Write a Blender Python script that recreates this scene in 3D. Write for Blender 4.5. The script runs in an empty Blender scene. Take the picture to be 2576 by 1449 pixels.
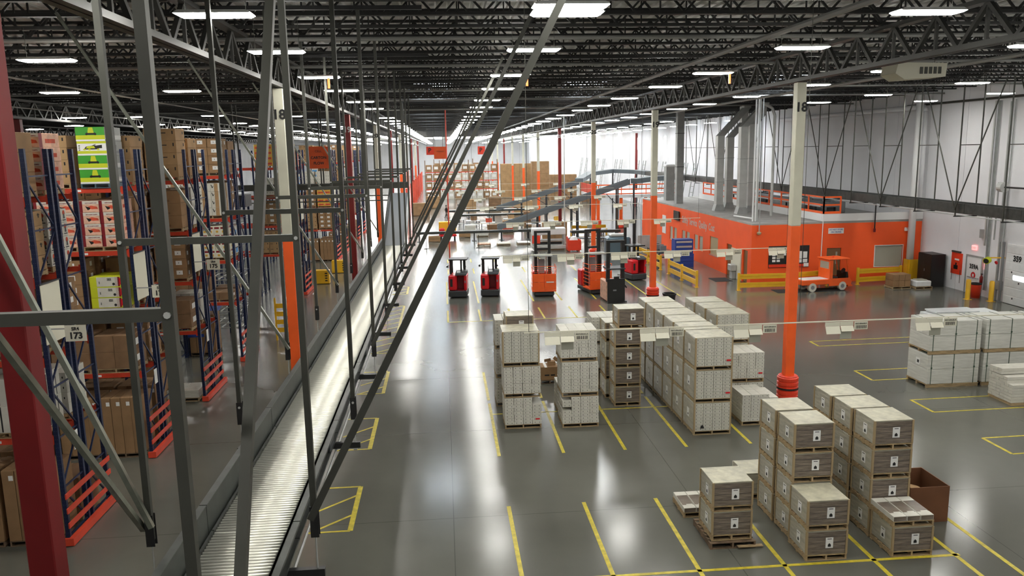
import bpy, math, random
from mathutils import Vector, Matrix
random.seed(7)
KIDS = {}
PI = math.pi
SC = bpy.context.scene
COL = SC.collection

# ------------------------------------------------------------------ materials
def _nt(name):
    m = bpy.data.materials.new(name); m.use_nodes = True
    nt = m.node_tree
    return m, nt, nt.nodes['Principled BSDF']

def mat(name, c, rough=.5, metal=0., var=.0, vs=3., bump=0., bs=40., spec=.5, coat=0., stretch=(1, 1, 1), c2=None):
    m, nt, b = _nt(name)
    b.inputs['Base Color'].default_value = (*c, 1)
    b.inputs['Roughness'].default_value = rough
    b.inputs['Metallic'].default_value = metal
    b.inputs['Specular IOR Level'].default_value = spec
    if coat: b.inputs['Coat Weight'].default_value = coat; b.inputs['Coat Roughness'].default_value = .12
    if var or bump:
        tc = nt.nodes.new('ShaderNodeTexCoord'); mp = nt.nodes.new('ShaderNodeMapping')
        mp.inputs['Scale'].default_value = stretch
        nt.links.new(tc.outputs['Object'], mp.inputs['Vector'])
    if var:
        n = nt.nodes.new('ShaderNodeTexNoise'); n.inputs['Scale'].default_value = vs; n.inputs['Detail'].default_value = 5
        r = nt.nodes.new('ShaderNodeValToRGB')
        d = c2 if c2 else tuple(max(0, x * (1 - var)) for x in c)
        u = c if c2 else tuple(min(1, x * (1 + var)) for x in c)
        r.color_ramp.elements[0].color = (*d, 1); r.color_ramp.elements[0].position = .32
        r.color_ramp.elements[1].color = (*u, 1); r.color_ramp.elements[1].position = .68
        nt.links.new(mp.outputs[0], n.inputs['Vector']); nt.links.new(n.outputs['Fac'], r.inputs[0]); nt.links.new(r.outputs[0], b.inputs['Base Color'])
    if bump:
        n = nt.nodes.new('ShaderNodeTexNoise'); n.inputs['Scale'].default_value = bs; n.inputs['Detail'].default_value = 4
        bp = nt.nodes.new('ShaderNodeBump'); bp.inputs['Strength'].default_value = bump; bp.inputs['Distance'].default_value = .02
        nt.links.new(mp.outputs[0], n.inputs['Vector']); nt.links.new(n.outputs['Fac'], bp.inputs['Height']); nt.links.new(bp.outputs[0], b.inputs['Normal'])
    return m

def emit(name, c, s):
    m, nt, b = _nt(name)
    b.inputs['Base Color'].default_value = (.8, .8, .8, 1)
    b.inputs['Emission Color'].default_value = (*c, 1); b.inputs['Emission Strength'].default_value = s
    return m

M = {}
def mk(key, *a, **k): M[key] = mat(key, *a, **k)
mk('steel', (.055, .056, .046), .5, .3, .15, 2)
mk('steel_light', (.20, .21, .17), .35, .6, .2, 4)
mk('belt_grey', (.10, .125, .14), .5)
mk('belt_rail', (.12, .14, .15), .45, .2)
mk('galv', (.50, .51, .49), .42, .3, .10, 1.5)
mk('galv_dull', (.36, .37, .36), .5, .2, .12, 2)
mk('guard_grey', (.042, .048, .042), .6, 0, .15, 3)
mk('rail_metal', (.06, .065, .06), .38, .55, .2, 4)
mk('roller', (.86, .85, .76), .42, .75)
mk('joist', (.013, .013, .012), .55, .2)
mk('girder', (.055, .055, .05), .5, .3)
mk('deck', (.62, .62, .60), .6, .2, .15, .4)
mk('pipe_grey', (.26, .26, .25), .45, .3)
mk('wall_white', (.82, .82, .84), .7, 0, .04, .5)
mk('white', (.78, .78, .77), .55)
mk('cream', (.66, .64, .52), .6)
mk('column_white', (.58, .57, .46), .5, 0, .05, 2)
mk('orange', (.92, .122, .015), .5, 0, .06, 2)
mk('orange_wall', (.92, .105, .015), .55, 0, .05, .7)
mk('orange_cloth', (.60, .085, .02), .8, 0, .1, 3)
mk('red_dark', (.22, .012, .010), .45, 0, .1, 2)
mk('red_col', (.17, .002, .003), .65, 0, .1, 1)
mk('red', (.62, .012, .020), .32, 0, .05, 2)
mk('maroon', (.20, .008, .015), .5)
mk('rack_blue', (.010, .020, .065), .4, .2, .25, 2)
mk('blue', (.02, .06, .30), .45)
mk('blue_bright', (.03, .27, .66), .5)
mk('beam_red', (.52, .045, .018), .45, 0, .15, 2)
mk('guard_orange', (.66, .065, .03), .45, 0, .1, 2)
mk('plastic_orange', (.80, .055, .02), .35, 0, .05, 2)
mk('black', (.012, .012, .012), .45)
mk('rubber', (.02, .02, .02), .8)
mk('charcoal', (.035, .038, .042), .5)
mk('grey', (.22, .23, .24), .5)
mk('yellow', (.78, .44, .02), .4, 0, .06, 2)
mk('yellow_line', (.55, .45, .035), .4, 0, .25, 6)
mk('carton', (.29, .17, .08), .75, 0, .16, 1.7, .1, 30)
mk('carton_light', (.38, .235, .112), .75, 0, .14, 1.7)
mk('carton_dark', (.21, .12, .06), .8, 0, .18, 1.7)
mk('carton_red', (.52, .07, .03), .7, 0, .35, 7)
mk('carton_green', (.05, .33, .03), .5, 0, .1, 2)
mk('lime', (.55, .60, .02), .5)
mk('carton_yellow', (.62, .36, .05), .7, 0, .15, 3)
mk('pink', (.70, .42, .30), .65, 0, .2, 6)
mk('carton_white', (.60, .585, .52), .55, 0, .06, 4, .08, 9)
mk('carton_wrapped', (.57, .56, .49), .25, 0, .10, 3, .5, 5, stretch=(1, 1, 4))
mk('wrap_grey', (.39, .37, .30), .28, 0, .18, 2.5, .55, 4, stretch=(1, 1, 5))
mk('wrap_brown', (.19, .155, .125), .24, 0, .42, 2.2, .5, 6, stretch=(1, 1, 7))
mk('wrap_top', (.47, .45, .34), .3, 0, .22, 5, .5, 6)
mk('paper', (.80, .80, .78), .7)
mk('ink', (.015, .015, .015), .7)
mk('wood', (.36, .26, .14), .75, 0, .3, 5, stretch=(1, 6, 6))
mk('wood_dark', (.15, .10, .06), .8, 0, .3, 5)
mk('edge_board', (.36, .27, .15), .7)
mk('door_pack', (.60, .60, .55), .35, 0, .10, 2, .35, 4, stretch=(1, 1, 9))
mk('strap_green', (.04, .08, .05), .5)
mk('strap_black', (.012, .012, .012), .5)
mk('brown_bin', (.16, .065, .028), .8, 0, .1, 2)
mk('roof_grey', (.36, .35, .33), .8, 0, .15, 1.2)
mk('skin', (.45, .26, .18), .6)
mk('tyre_white', (.62, .60, .52), .7)
mk('window_tan', (.42, .34, .20), .35)
mk('window_grey', (.40, .40, .33), .2)
mk('door_brown', (.20, .10, .04), .5)
mk('fridge_blue', (.10, .16, .20), .3, .2)
mk('sheet_white', (.74, .76, .76), .45, 0, .05, 3)
M['lamp'] = emit('lamp', (1, .98, .915), 32)
M['added_uplight'] = emit('added_uplight', (1, .98, .92), 16)
mk('post_hole', (.12, .13, .15), .5)
M['sky'] = emit('sky', (.82, .91, 1.0), 12)
M['window_light'] = emit('window_light', (.92, .97, 1.0), 10)
M['exit_red'] = emit('exit_red', (1, .15, .15), .8)
M['beacon'] = emit('beacon', (1, .18, .02), 1.2)  # glow put into the hanging orange flags, which are no lamps

# glass
m, nt, b = _nt('glass'); b.inputs['Base Color'].default_value = (.85, .88, .85, 1); b.inputs['Roughness'].default_value = .05
b.inputs['Transmission Weight'].default_value = .9; b.inputs['IOR'].default_value = 1.1; M['glass'] = m

# polished concrete floor
m, nt, b = _nt('concrete')
tc = nt.nodes.new('ShaderNodeTexCoord')
def noise(scale, detail=6, rough=.6):
    n = nt.nodes.new('ShaderNodeTexNoise'); n.inputs['Scale'].default_value = scale; n.inputs['Detail'].default_value = detail; n.inputs['Roughness'].default_value = rough
    nt.links.new(tc.outputs['Object'], n.inputs['Vector']); return n
n1 = noise(.22, 2, .4); n2 = noise(2.2, 2, .5)
r1 = nt.nodes.new('ShaderNodeValToRGB')
r1.color_ramp.elements[0].position = .3; r1.color_ramp.elements[0].color = (.098, .099, .083, 1)
r1.color_ramp.elements[1].position = .7; r1.color_ramp.elements[1].color = (.135, .136, .116, 1)
nt.links.new(n1.outputs['Fac'], r1.inputs[0])
mx = nt.nodes.new('ShaderNodeMix'); mx.data_type = 'RGBA'; mx.blend_type = 'MULTIPLY'; mx.inputs[0].default_value = .35
r2 = nt.nodes.new('ShaderNodeValToRGB'); r2.color_ramp.elements[0].position = .2; r2.color_ramp.elements[0].color = (.86, .86, .86, 1); r2.color_ramp.elements[1].position = .8
nt.links.new(n2.outputs['Fac'], r2.inputs[0])
nt.links.new(r1.outputs[0], mx.inputs[6]); nt.links.new(r2.outputs[0], mx.inputs[7])
br = nt.nodes.new('ShaderNodeTexBrick'); br.offset = 0; br.inputs['Scale'].default_value = 1; br.inputs['Brick Width'].default_value = 6.17; br.inputs['Row Height'].default_value = 6.17
br.inputs['Mortar Size'].default_value = .012; br.inputs['Color1'].default_value = br.inputs['Color2'].default_value = (1, 1, 1, 1); br.inputs['Mortar'].default_value = (.6, .6, .6, 1)
nt.links.new(tc.outputs['Object'], br.inputs['Vector'])
m2 = nt.nodes.new('ShaderNodeMix'); m2.data_type = 'RGBA'; m2.blend_type = 'MULTIPLY'; m2.inputs[0].default_value = 1
nt.links.new(mx.outputs[2], m2.inputs[6]); nt.links.new(br.outputs[0], m2.inputs[7]); nt.links.new(m2.outputs[2], b.inputs['Base Color'])
rr = nt.nodes.new('ShaderNodeMapRange'); rr.inputs['To Min'].default_value = .15; rr.inputs['To Max'].default_value = .20
nt.links.new(n1.outputs['Fac'], rr.inputs[0]); nt.links.new(rr.outputs[0], b.inputs['Roughness'])
b.inputs['Specular IOR Level'].default_value = .62
M['concrete'] = m

# ------------------------------------------------------------------ mesh builder
class MB:
    def __init__(s): s.v = []; s.f = []; s.m = []
    def box(s, x0, y0, z0, x1, y1, z1, mi=0, c=0.):
        if c:
            return s.cbox(x0, y0, z0, x1, y1, z1, mi, c)
        n = len(s.v)
        s.v += [(x0,y0,z0),(x1,y0,z0),(x1,y1,z0),(x0,y1,z0),(x0,y0,z1),(x1,y0,z1),(x1,y1,z1),(x0,y1,z1)]
        s.f += [(n,n+3,n+2,n+1),(n+4,n+5,n+6,n+7),(n,n+1,n+5,n+4),(n+1,n+2,n+6,n+5),(n+2,n+3,n+7,n+6),(n+3,n,n+4,n+7)]
        s.m += [mi]*6; return s
    def cbox(s, x0, y0, z0, x1, y1, z1, mi, c):
        # chamfered box: convex hull of 24 points laid out by hand
        n = len(s.v); P = {}
        for ix, (xa, sx) in enumerate(((x0, 1), (x1, -1))):
            for iy, (ya, sy) in enumerate(((y0, 1), (y1, -1))):
                for iz, (za, sz) in enumerate(((z0, 1), (z1, -1))):
                    for ax in range(3):
                        q = [xa + sx*c, ya + sy*c, za + sz*c]
                        q[ax] = (xa, ya, za)[ax]
                        P[ix, iy, iz, ax] = len(s.v); s.v.append(tuple(q))
        def face(*k): s.f.append(tuple(P[q] for q in k)); s.m.append(mi)
        for ax in range(3):
            a, b_ = [i for i in range(3) if i != ax]
            for e in (0, 1):
                ks = []
                for (u, w) in ((0,0),(1,0),(1,1),(0,1)):
                    q = [0,0,0]; q[ax] = e; q[a] = u; q[b_] = w; ks.append((*q, ax))
                if (e == 0) == (ax != 1): ks.reverse()
                face(*ks)
        for ax in range(3):          # edge faces along axis ax
            a, b_ = [i for i in range(3) if i != ax]
            for u in (0,1):
                for w in (0,1):
                    q0 = [0,0,0]; q1 = [0,0,0]; q1[ax] = 1
                    for q in (q0, q1): q[a] = u; q[b_] = w
                    face((*q0,a),(*q1,a),(*q1,b_),(*q0,b_))
        for ix in (0,1):
            for iy in (0,1):
                for iz in (0,1): face((ix,iy,iz,0),(ix,iy,iz,1),(ix,iy,iz,2))
        return s
    def cb(s, cx, cy, z0, w, d, h, mi=0, c=0.): return s.box(cx-w/2, cy-d/2, z0, cx+w/2, cy+d/2, z0+h, mi, c)
    def quad(s, a, b, c, d, mi=0):
        n = len(s.v); s.v += [tuple(a), tuple(b), tuple(c), tuple(d)]; s.f.append((n,n+1,n+2,n+3)); s.m.append(mi); return s
    def bar(s, p, q, w, h=None, mi=0, up=(0,0,1)):
        h = w if h is None else h
        p = Vector(p); q = Vector(q); d = (q-p).normalized(); u = Vector(up)
        if abs(d.dot(u)) > .98: u = Vector((0,1,0))
        a = d.cross(u).normalized(); b_ = a.cross(d).normalized()
        n = len(s.v)
        for o in (p, q):
            for (i, j) in ((-1,-1),(1,-1),(1,1),(-1,1)): s.v.append(tuple(o + a*(i*w/2) + b_*(j*h/2)))
        s.f += [(n+3,n+2,n+1,n),(n+4,n+5,n+6,n+7)] + [(n+i, n+(i+1)%4, n+4+(i+1)%4, n+4+i) for i in range(4)]
        s.m += [mi]*6; return s
    def tube(s, p, q, r, k=8, mi=0, r2=None):
        r2 = r if r2 is None else r2
        p = Vector(p); q = Vector(q); d = (q-p).normalized(); u = Vector((0,0,1))
        if abs(d.dot(u)) > .98: u = Vector((0,1,0))
        a = d.cross(u).normalized(); b_ = a.cross(d).normalized()
        n = len(s.v)
        for o, rr in ((p, r), (q, r2)):
            for i in range(k):
                t = 2*PI*i/k; s.v.append(tuple(o + a*math.cos(t)*rr + b_*math.sin(t)*rr))
        s.f += [tuple(range(n+k-1, n-1, -1)), tuple(range(n+k, n+2*k))] + [(n+i, n+(i+1)%k, n+k+(i+1)%k, n+k+i) for i in range(k)]
        s.m += [mi]*(k+2); return s
    def path(s, pts, r, k=8, mi=0):
        for a, b_ in zip(pts, pts[1:]): s.tube(a, b_, r, k, mi)
        return s
    def prism(s, pts, ax, lo, hi, mi=0):
        """polygon pts (2-D, counter-clockwise seen from +axis) swept along axis ax from lo to hi"""
        n = len(s.v); k = len(pts)
        def P(a, b_, t): return {'x': (t, a, b_), 'y': (a, t, b_), 'z': (a, b_, t)}[ax]
        for t in (lo, hi):
            for (a, b_) in pts: s.v.append(P(a, b_, t))
        s.f += [tuple(range(n+k-1, n-1, -1)), tuple(range(n+k, n+2*k))] + [(n+i, n+(i+1)%k, n+k+(i+1)%k, n+k+i) for i in range(k)]
        s.m += [mi]*(k+2); return s
    def lathe(s, prof, k=20, mi=0, cx=0, cy=0):
        n = len(s.v)
        for (r, z) in prof:
            for i in range(k):
                t = 2*PI*i/k; s.v.append((cx + r*math.cos(t), cy + r*math.sin(t), z))
        for j in range(len(prof)-1):
            for i in range(k):
                s.f.append((n+j*k+i, n+j*k+(i+1)%k, n+(j+1)*k+(i+1)%k, n+(j+1)*k+i)); s.m.append(mi)
        return s
    def build(s, name, mats, parent=None, loc=None, smooth=False):
        me = bpy.data.meshes.new(name); me.from_pydata(s.v, [], s.f); me.update()
        if not isinstance(mats, (list, tuple)): mats = [mats]
        for q in mats: me.materials.append(M[q])
        if len(mats) > 1: me.polygons.foreach_set('material_index', s.m)
        import bmesh as _bm
        bm = _bm.new(); bm.from_mesh(me); _bm.ops.recalc_face_normals(bm, faces=bm.faces); bm.to_mesh(me); bm.free()
        if smooth: me.polygons.foreach_set('use_smooth', [True]*len(me.polygons))
        return link(name, me, parent, loc)

def link(name, me, parent=None, loc=None, rot=None):
    o = bpy.data.objects.new(name, me); COL.objects.link(o)
    if parent is not None: o.parent = parent; KIDS.setdefault(parent.name, []).append(o)
    if loc is not None: o.location = loc
    if rot is not None: o.rotation_euler = rot
    return o

def tag(o, label=None, cat=None, group=None, kind=None):
    if label: o['label'] = label
    if cat: o['category'] = cat
    if group: o['group'] = group
    if kind: o['kind'] = kind
    return o

def thing(name, label, cat, loc=(0,0,0), rz=0, group=None):
    o = bpy.data.objects.new(name, None); o.empty_display_size = .1; COL.objects.link(o); o.location = loc; o.rotation_euler = (0,0,rz)
    return tag(o, label, cat, group)

def kids(o):
    return list(KIDS.get(o.name, ()))
def dup(o, loc=None, rz=None, label=None, group=None, parent=None):
    c = o.copy(); COL.objects.link(c)
    if parent is not None: c.parent = parent; KIDS.setdefault(parent.name, []).append(c)
    if loc is not None: c.location = loc
    if rz is not None: c.rotation_euler = (0,0,rz)
    if label: c['label'] = label
    if group: c['group'] = group
    for ch in kids(o): dup(ch, parent=c)
    return c

def struct(o): o['kind'] = 'structure'; return o

TXT = {}
def text(s, size, m, parent, loc, rot=(PI/2,0,0), name='lettering', bold=0.0, align='CENTER', xs=1.0):
    key = (s, size, m, bold, align, xs)
    if key not in TXT:
        cu = bpy.data.curves.new('t', 'FONT'); cu.body = s; cu.size = size; cu.align_x = align; cu.align_y = 'CENTER'; cu.offset = bold; cu.extrude = .002; cu.resolution_u = 3
        to = bpy.data.objects.new('t', cu); COL.objects.link(to)
        dg = bpy.context.evaluated_depsgraph_get(); dg.update()
        me = bpy.data.meshes.new_from_object(to.evaluated_get(dg)); me.materials.clear(); me.materials.append(M[m])
        if xs != 1: me.transform(Matrix.Diagonal((xs,1,1,1)))
        bpy.data.objects.remove(to); TXT[key] = me
    return link(name, TXT[key], parent, loc, rot)
# ================================================================== setting
XR_, XL_, YN, YF, ZD = 31.3, -46., -6., 300., 12.95
struct(MB().box(XL_, YN, -.25, XR_, YF, 0).build('floor', 'concrete'))
def wall_panels(name, horiz, a0, a1, step, fixed, thick, z1, m='wall_white'):
    b = MB(); a = a0
    while a < a1 - .01:
        e = min(a + step, a1)
        if horiz: b.box(a + .015, fixed, 0, e - .015, fixed + thick, z1)
        else: b.box(fixed, a + .015, 0, fixed + thick, e - .015, z1)
        a = e
    if horiz: b.box(a0, fixed + thick*.35, 0, a1, fixed + thick*.9, z1)
    else: b.box(fixed + min(thick, 0)*.0 + thick*.35, a0, 0, fixed + thick*.9, a1, z1)
    return struct(b.build(name, m))
wall_panels('wall_right', False, YN, YF, 3.7, XR_, .3, ZD)
wall_panels('wall_left', False, YN, YF, 7.4, XL_, -.3, ZD)
wall_panels('wall_far', True, XL_, XR_, 4.1, YF, .3, ZD)
wall_panels('wall_back', True, XL_, XR_, 7.4, YN, -.3, ZD)
# corrugated roof deck (ribs run along the building)
b = MB(); x = XL_; pts = []
while x < XR_:
    pts += [(x, ZD), (x + .17, ZD), (x + .21, ZD + .06), (x + .28, ZD + .06)]; x += .32
pts.append((XR_, ZD))
for (xa, za), (xb, zb) in zip(pts, pts[1:]): b.quad((xa, YN, za), (xb, YN, zb), (xb, YF, zb), (xa, YF, za))
struct(b.build('ceiling', 'deck'))

# open web roof joists across the building, girders along it
b = MB()
zb, zt = 12.1, 12.86
for yy in (-.05, .05):
    b.box(XL_ + .02, yy - .035, zb, XR_ - .02, yy + .035, zb + .075); b.box(XL_ + .02, yy - .035, zt - .075, XR_ - .02, yy + .035, zt)
x = XL_ + .3; k = 0
while x < XR_ - .7:
    b.bar((x, 0, zb + .06), (x + .6, 0, zt - .06), .05) if k % 2 == 0 else b.bar((x, 0, zt - .06), (x + .6, 0, zb + .06), .05)
    if k % 2 == 0: b.bar((x + .6, 0, zb), (x + .6, 0, zt), .035)
    x += .6; k += 1
jme = b.build('roof_joist', 'joist').data
bpy.data.objects.remove(bpy.data.objects['roof_joist'])
y = -4.65
while y < 190:
    struct(link('roof_joist', jme, None, (0, y, 0))); y += 1.85
b = MB()
b.box(-.16, YN, 11.05, -.02, YF, 11.17); b.box(.02, YN, 11.05, .16, YF, 11.17); b.box(-.14, YN, 11.98, .14, YF, 12.08)
y = YN + .1; k = 0
while y < 200:
    b.bar((0, y, 11.1), (0, y + .925, 12.0), .10) if k % 2 == 0 else b.bar((0, y, 12.0), (0, y + .925, 11.1), .10)
    if k % 2: b.bar((0, y, 11.1), (0, y, 12.0), .07)
    y += .925; k += 1
gme = b.build('roof_girder', 'girder').data
bpy.data.objects.remove(bpy.data.objects['roof_girder'])
for x in (-39.4, -22.25, -5.1, 12.05): struct(link('roof_girder', gme, None, (x, 0, 0)))

# skylights let into the deck further down the hall
n = 0
for (x, y) in [(-.5, 50.0), (9.0, 50.0), (20.5, 47.0), (5, 61.0), (-1, 70), (9, 70.5)] + [(x, y) for y in range(78, 290, 9) for x in (-12, -1, 6, 12.8, 20, 27)]:
    n += 1; struct(MB().box(x - 1.2, y - .62, ZD - .05, x + 1.2, y + .62, ZD - .012).build(f'window_{n}', 'sky'))
# narrow clerestory windows high on the long wall
for y in (103, 111, 127, 143, 160, 178, 197, 215):
    n += 1; o = struct(MB().box(XR_ - .03, y - .42, 8.6, XR_ - .005, y + .42, 10.4).build(f'window_{n}', 'window_light'))

# floor markings
nl = [0]
def fline(x0, y0, x1, y1, w=.10, m='yellow_line'):
    nl[0] += 1; struct(MB().bar((x0, y0, .003), (x1, y1, .003), w, .004).build(f'floor_marking_{nl[0]}', m))
LX = (1.41, 3.35, 5.23, 7.12, 9.13, 11.0)
for x in LX: fline(x, 13.2 if x > 1.5 else 14.2, x, 19.0)
fline(11.9, 13.0, 11.9, 17.1)
fline(2.6, 15.38, 11.1, 15.36, .09)
for x in LX[:5]: fline(x, 22.4, x, 27.4)
for x in LX[:5]: fline(x, 27.8, x, 31.5)
fline(1.41, 26.21, 9.13, 26.21, .07)
for x in (.05, 1.8, 3.5, 5.24, 7.0, 8.8, 10.6): fline(x, 41.4, x, 44.5)
fline(0, 41.4, 11.4, 41.5, .07)
for x in (.05, 1.9, 5.2, 6.9, 9.0, 12.3, 14.2): fline(x, 46.5, x, 54.5)
for k in range(7): fline(.2 + 1.9*k, 58, .2 + 1.9*k, 60.5); fline(.2 + 1.9*k, 64, .2 + 1.9*k, 66)
for (x, y0, y1) in ((16.65, 33.5, 34.4), (16.2, 28.15, 29.5), (16.25, 24.36, 25.7), (16.25, 20.6, 21.9)):
    for yy in (y0, y1): fline(x, yy, x + 6.5, yy + .1, .07)
    fline(x, y1, x, y0, .1)
# hatched keep-clear boxes beside the roller conveyor
for (ya, yb) in ((18.15, 20.72), (23.5, 26.37), (29.2, 32.2), (35.3, 46.4), (50.3, 53.1)):
    fline(-2.5, ya, -2.5, yb, .13); fline(-3.5, ya, -2.5, ya, .07); fline(-3.5, yb, -2.5, yb, .07)
    q = ya
    while q < yb - .6: fline(-3.45, q, -2.55, q + .85, .07); q += 1.15

# ------------------------------------------------------------------ building columns
def column(x, y, num, style, guard=False, note=None):
    dark = style == 'red'
    side = 'conveyor row' if x < 0 else 'open floor row'
    o_ = ['first', 'second', 'third', 'fourth', 'fifth', 'sixth', 'seventh', 'eighth', 'ninth', 'tenth', 'eleventh'][num - 18] if num else ''
    lab = note or (f'deep red square steel column stencilled {num}, {o_} along the {side}' if dark else f'cream steel column with orange lower half stencilled {num}, {o_} along the {side}')
    t = thing('steel_column', lab, 'column', (x, y, 0))
    w = .16
    if dark:
        MB().box(-w, -w, .02, w, w, 11.02, c=.015).build('shaft', 'red_dark' if y > 12 else 'red_col', t)
    else:
        MB().box(-w, -w, 6.22, w, w, 11.02, c=.015).build('shaft', 'column_white', t)
        MB().box(-w - .003, -w - .003, .02, w + .003, w + .003, 6.22, c=.015).build('painted_base', 'orange', t)
    MB().box(-.25, -.25, 0, .25, .25, .03).build('base_plate', 'steel', t)
    if num: text(str(num), .42, 'paper' if dark else 'ink', t, (0, -w - .006, 10.2), name='number', bold=.014)
    if guard:
        pr = [(.2, .04), (.35, .04)]
        for k in range(5): z = .06 + k*.165; pr += [(.37, z), (.37, z + .10), (.335, z + .125), (.335, z + .155)]
        pr += [(.3, .9), (.19, .9)]
        g = MB().lathe(pr, 24).build('guard_sleeve', 'plastic_orange', t)
        MB().lathe([(.372, .40), (.378, .40), (.378, .46), (.372, .46)], 24).build('strap', 'strap_black', g)
    return t
ymod = lambda k: 26.45 + 18.5*k
rs = {0: 'w', 1: 'w', 2: 'w', 3: 'red', 4: 'w', 5: 'w', 6: 'w', 7: 'red', 8: 'w'}
for k in range(11): column(12.05, ymod(k), 18 + k, rs.get(k, 'w'), k < 3)
ls = {0: 'w', 1: 'red', 2: 'w', 3: 'red', 4: 'w', 5: 'w', 6: 'red', 7: 'w', 8: 'red'}
for k in range(9): column(-5.1, ymod(k), 18 + k, ls.get(k, 'red'))
column(-5.03, 9.6, None, 'red', note='big bright red steel column standing close before the first signed rack')
column(29.1, 118.9, None, 'red', note='deep red column standing by the white wall beyond the office')
column(-22.25, 44.95, None, 'red', note='red and grey column behind the racking top, far from the conveyor')

# ------------------------------------------------------------------ hanging roller conveyor
cv = thing('roller_conveyor', 'long suspended roller conveyor with silver rollers and steel side rails', 'conveyor', (-2.64, 0, 0))
Y0c, Y1c = 2.0, 42.0
seg = []
y = Y0c
while y < Y1c - .1:
    e = min(y + 4.0, Y1c)
    MB().box(-.60, y + .01, 3.97, -.56, e - .01, 4.50).box(-.70, y + .01, 3.95, -.605, e - .01, 4.0).build('guard_panel', 'guard_grey', cv)
    MB().box(-.65, y + .01, 4.502, -.555, e - .01, 4.515).build('guard_lip', 'rail_metal', cv)
    MB().box(-.52, y + .01, 3.95, -.49, e - .01, 4.16).box(.50, y + .01, 3.95, .53, e - .01, 4.22).box(.50, y + .01, 4.18, .62, e - .01, 4.22).box(.50, y + .01, 3.95, .60, e - .01, 3.98).build('side_rail', 'rail_metal', cv)
    y = e
rol = MB().tube((-.485, 0, 0), (.495, 0, 0), .0245, 10).build('roller', 'roller', cv, (0, 7.6, 4.105), True)
k = 1
while k < 100: dup(rol, (0, 7.6 + .075*k, 4.105), parent=cv); k += 1
b = MB(); y = 7.6 + 7.5
while y < Y1c - .05: b.tube((-.485, y, 4.105), (.495, y, 4.105), .0245, 8 if y < 22 else 6); y += .075
tag(b.build('roller_bed', 'roller', cv, None, True), kind='stuff')
MB().tube((.60, Y0c, 3.79), (.60, Y1c, 3.79), .02, 8).build('air_line', 'galv_dull', cv)
for y in (13, 19.5, 26, 32.5): MB().box(.545, y, 3.99, .60, y + .5, 4.13, c=.01).build('motor_box', 'charcoal', cv)

ih = thing('incline_conveyor', 'grey belt incline climbing from the suspended roller conveyor', 'conveyor', (-2.64, 0, 0))
def slab(b, x0, x1, ya, za, yb, zb_, h, mi=0):
    n = len(b.v); b.v += [(x0,ya,za-h),(x1,ya,za-h),(x1,yb,zb_-h),(x0,yb,zb_-h),(x0,ya,za),(x1,ya,za),(x1,yb,zb_),(x0,yb,zb_)]
    b.f += [(n,n+3,n+2,n+1),(n+4,n+5,n+6,n+7),(n,n+1,n+5,n+4),(n+1,n+2,n+6,n+5),(n+2,n+3,n+7,n+6),(n+3,n,n+4,n+7)]; b.m += [mi]*6
b = MB(); slab(b, -.5, .5, 42.05, 4.12, 49.1, 6.5, .05); b.build('belt', 'grey', ih)
b = MB(); slab(b, -.62, -.51, 42.05, 4.45, 49.1, 6.8, .55); b.build('side_rail', 'rail_metal', ih)
b = MB(); slab(b, .51, .62, 42.05, 4.3, 49.1, 6.65, .42); b.build('side_rail', 'galv', ih)

def hanger(k):
    y = 9.3 + 4.35*k
    xl, xr = -3.65, -1.70
    where = ['above the camera side end', 'second along from the camera end', 'third along', 'fourth along', 'fifth along', 'sixth along', 'seventh along', 'eighth along', 'ninth along', 'tenth along'][k+1]
    t = thing('conveyor_hanger', f'dark steel trapeze frame hanging the roller conveyor, {where}', 'hanger frame', (0, y, 0), group=None)
    tp = 12.0
    for x in (xl, xr):
        p = MB().box(x - .036, -.036, 4.42, x + .036, .036, tp).build('post', 'steel', t)
        MB().tube((x, 0, 3.84), (x, 0, 4.45), .011, 8).box(x - .03, -.03, 3.78, x + .03, .03, 3.815).build('adjusting_rod', 'galv', p)
        MB().box(x - .05, -.045, 4.35, x + .05, -.037, 4.75).box(x - .05, .037, 4.35, x + .05, .045, 4.75).build('clevis', 'black', p)
        MB().tube((x, -.052, 4.66), (x, .052, 4.66), .022, 8).build('bolt', 'galv', p)
    MB().box(xl + .036, -.035, 8.0, xr - .036, .035, 8.08).build('cross_strut', 'steel', t)
    for x in (xl, xr): MB().tube((x, -.05, 8.04), (x, .05, 8.04), .022, 8).build('bolt', 'galv', t)
    MB().box(xl - .09, -.04, 3.82, xr + .09, .04, 3.925).build('base_arm', 'black', t)
    MB().box(-5.0, -.05, 12.0, -.33, .05, 12.07).box(-5.0, -.02, 12.0, -.33, .02, 12.09).build('ceiling_channel', 'black', t)
    if k % 2 == 0:
        dy = .09
        MB().bar((xr - .03, -dy, 4.62), (xr + 3.78, -dy, 11.95), .085, .085).build('sway_brace', 'steel', t)
        MB().bar((xl + .05, -dy, 4.62), (xl - (2.7 if k == 0 else 4.2), -dy, 11.95), .06, .06).build('sway_brace', 'steel_light', t)
    if k == -1:
        MB().bar((xr + .08, .0, 4.5), (xr + .08, 4.15, 11.9), .085, .085).build('sway_brace', 'steel', t)
    if k == 0:
        MB().bar((xl - .09, .02, 4.55), (xl - .09, -5.6, 11.2), .06, .06).build('sway_brace', 'steel_light', t)
    return t
for k in range(-1, 9): hanger(k)

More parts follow.
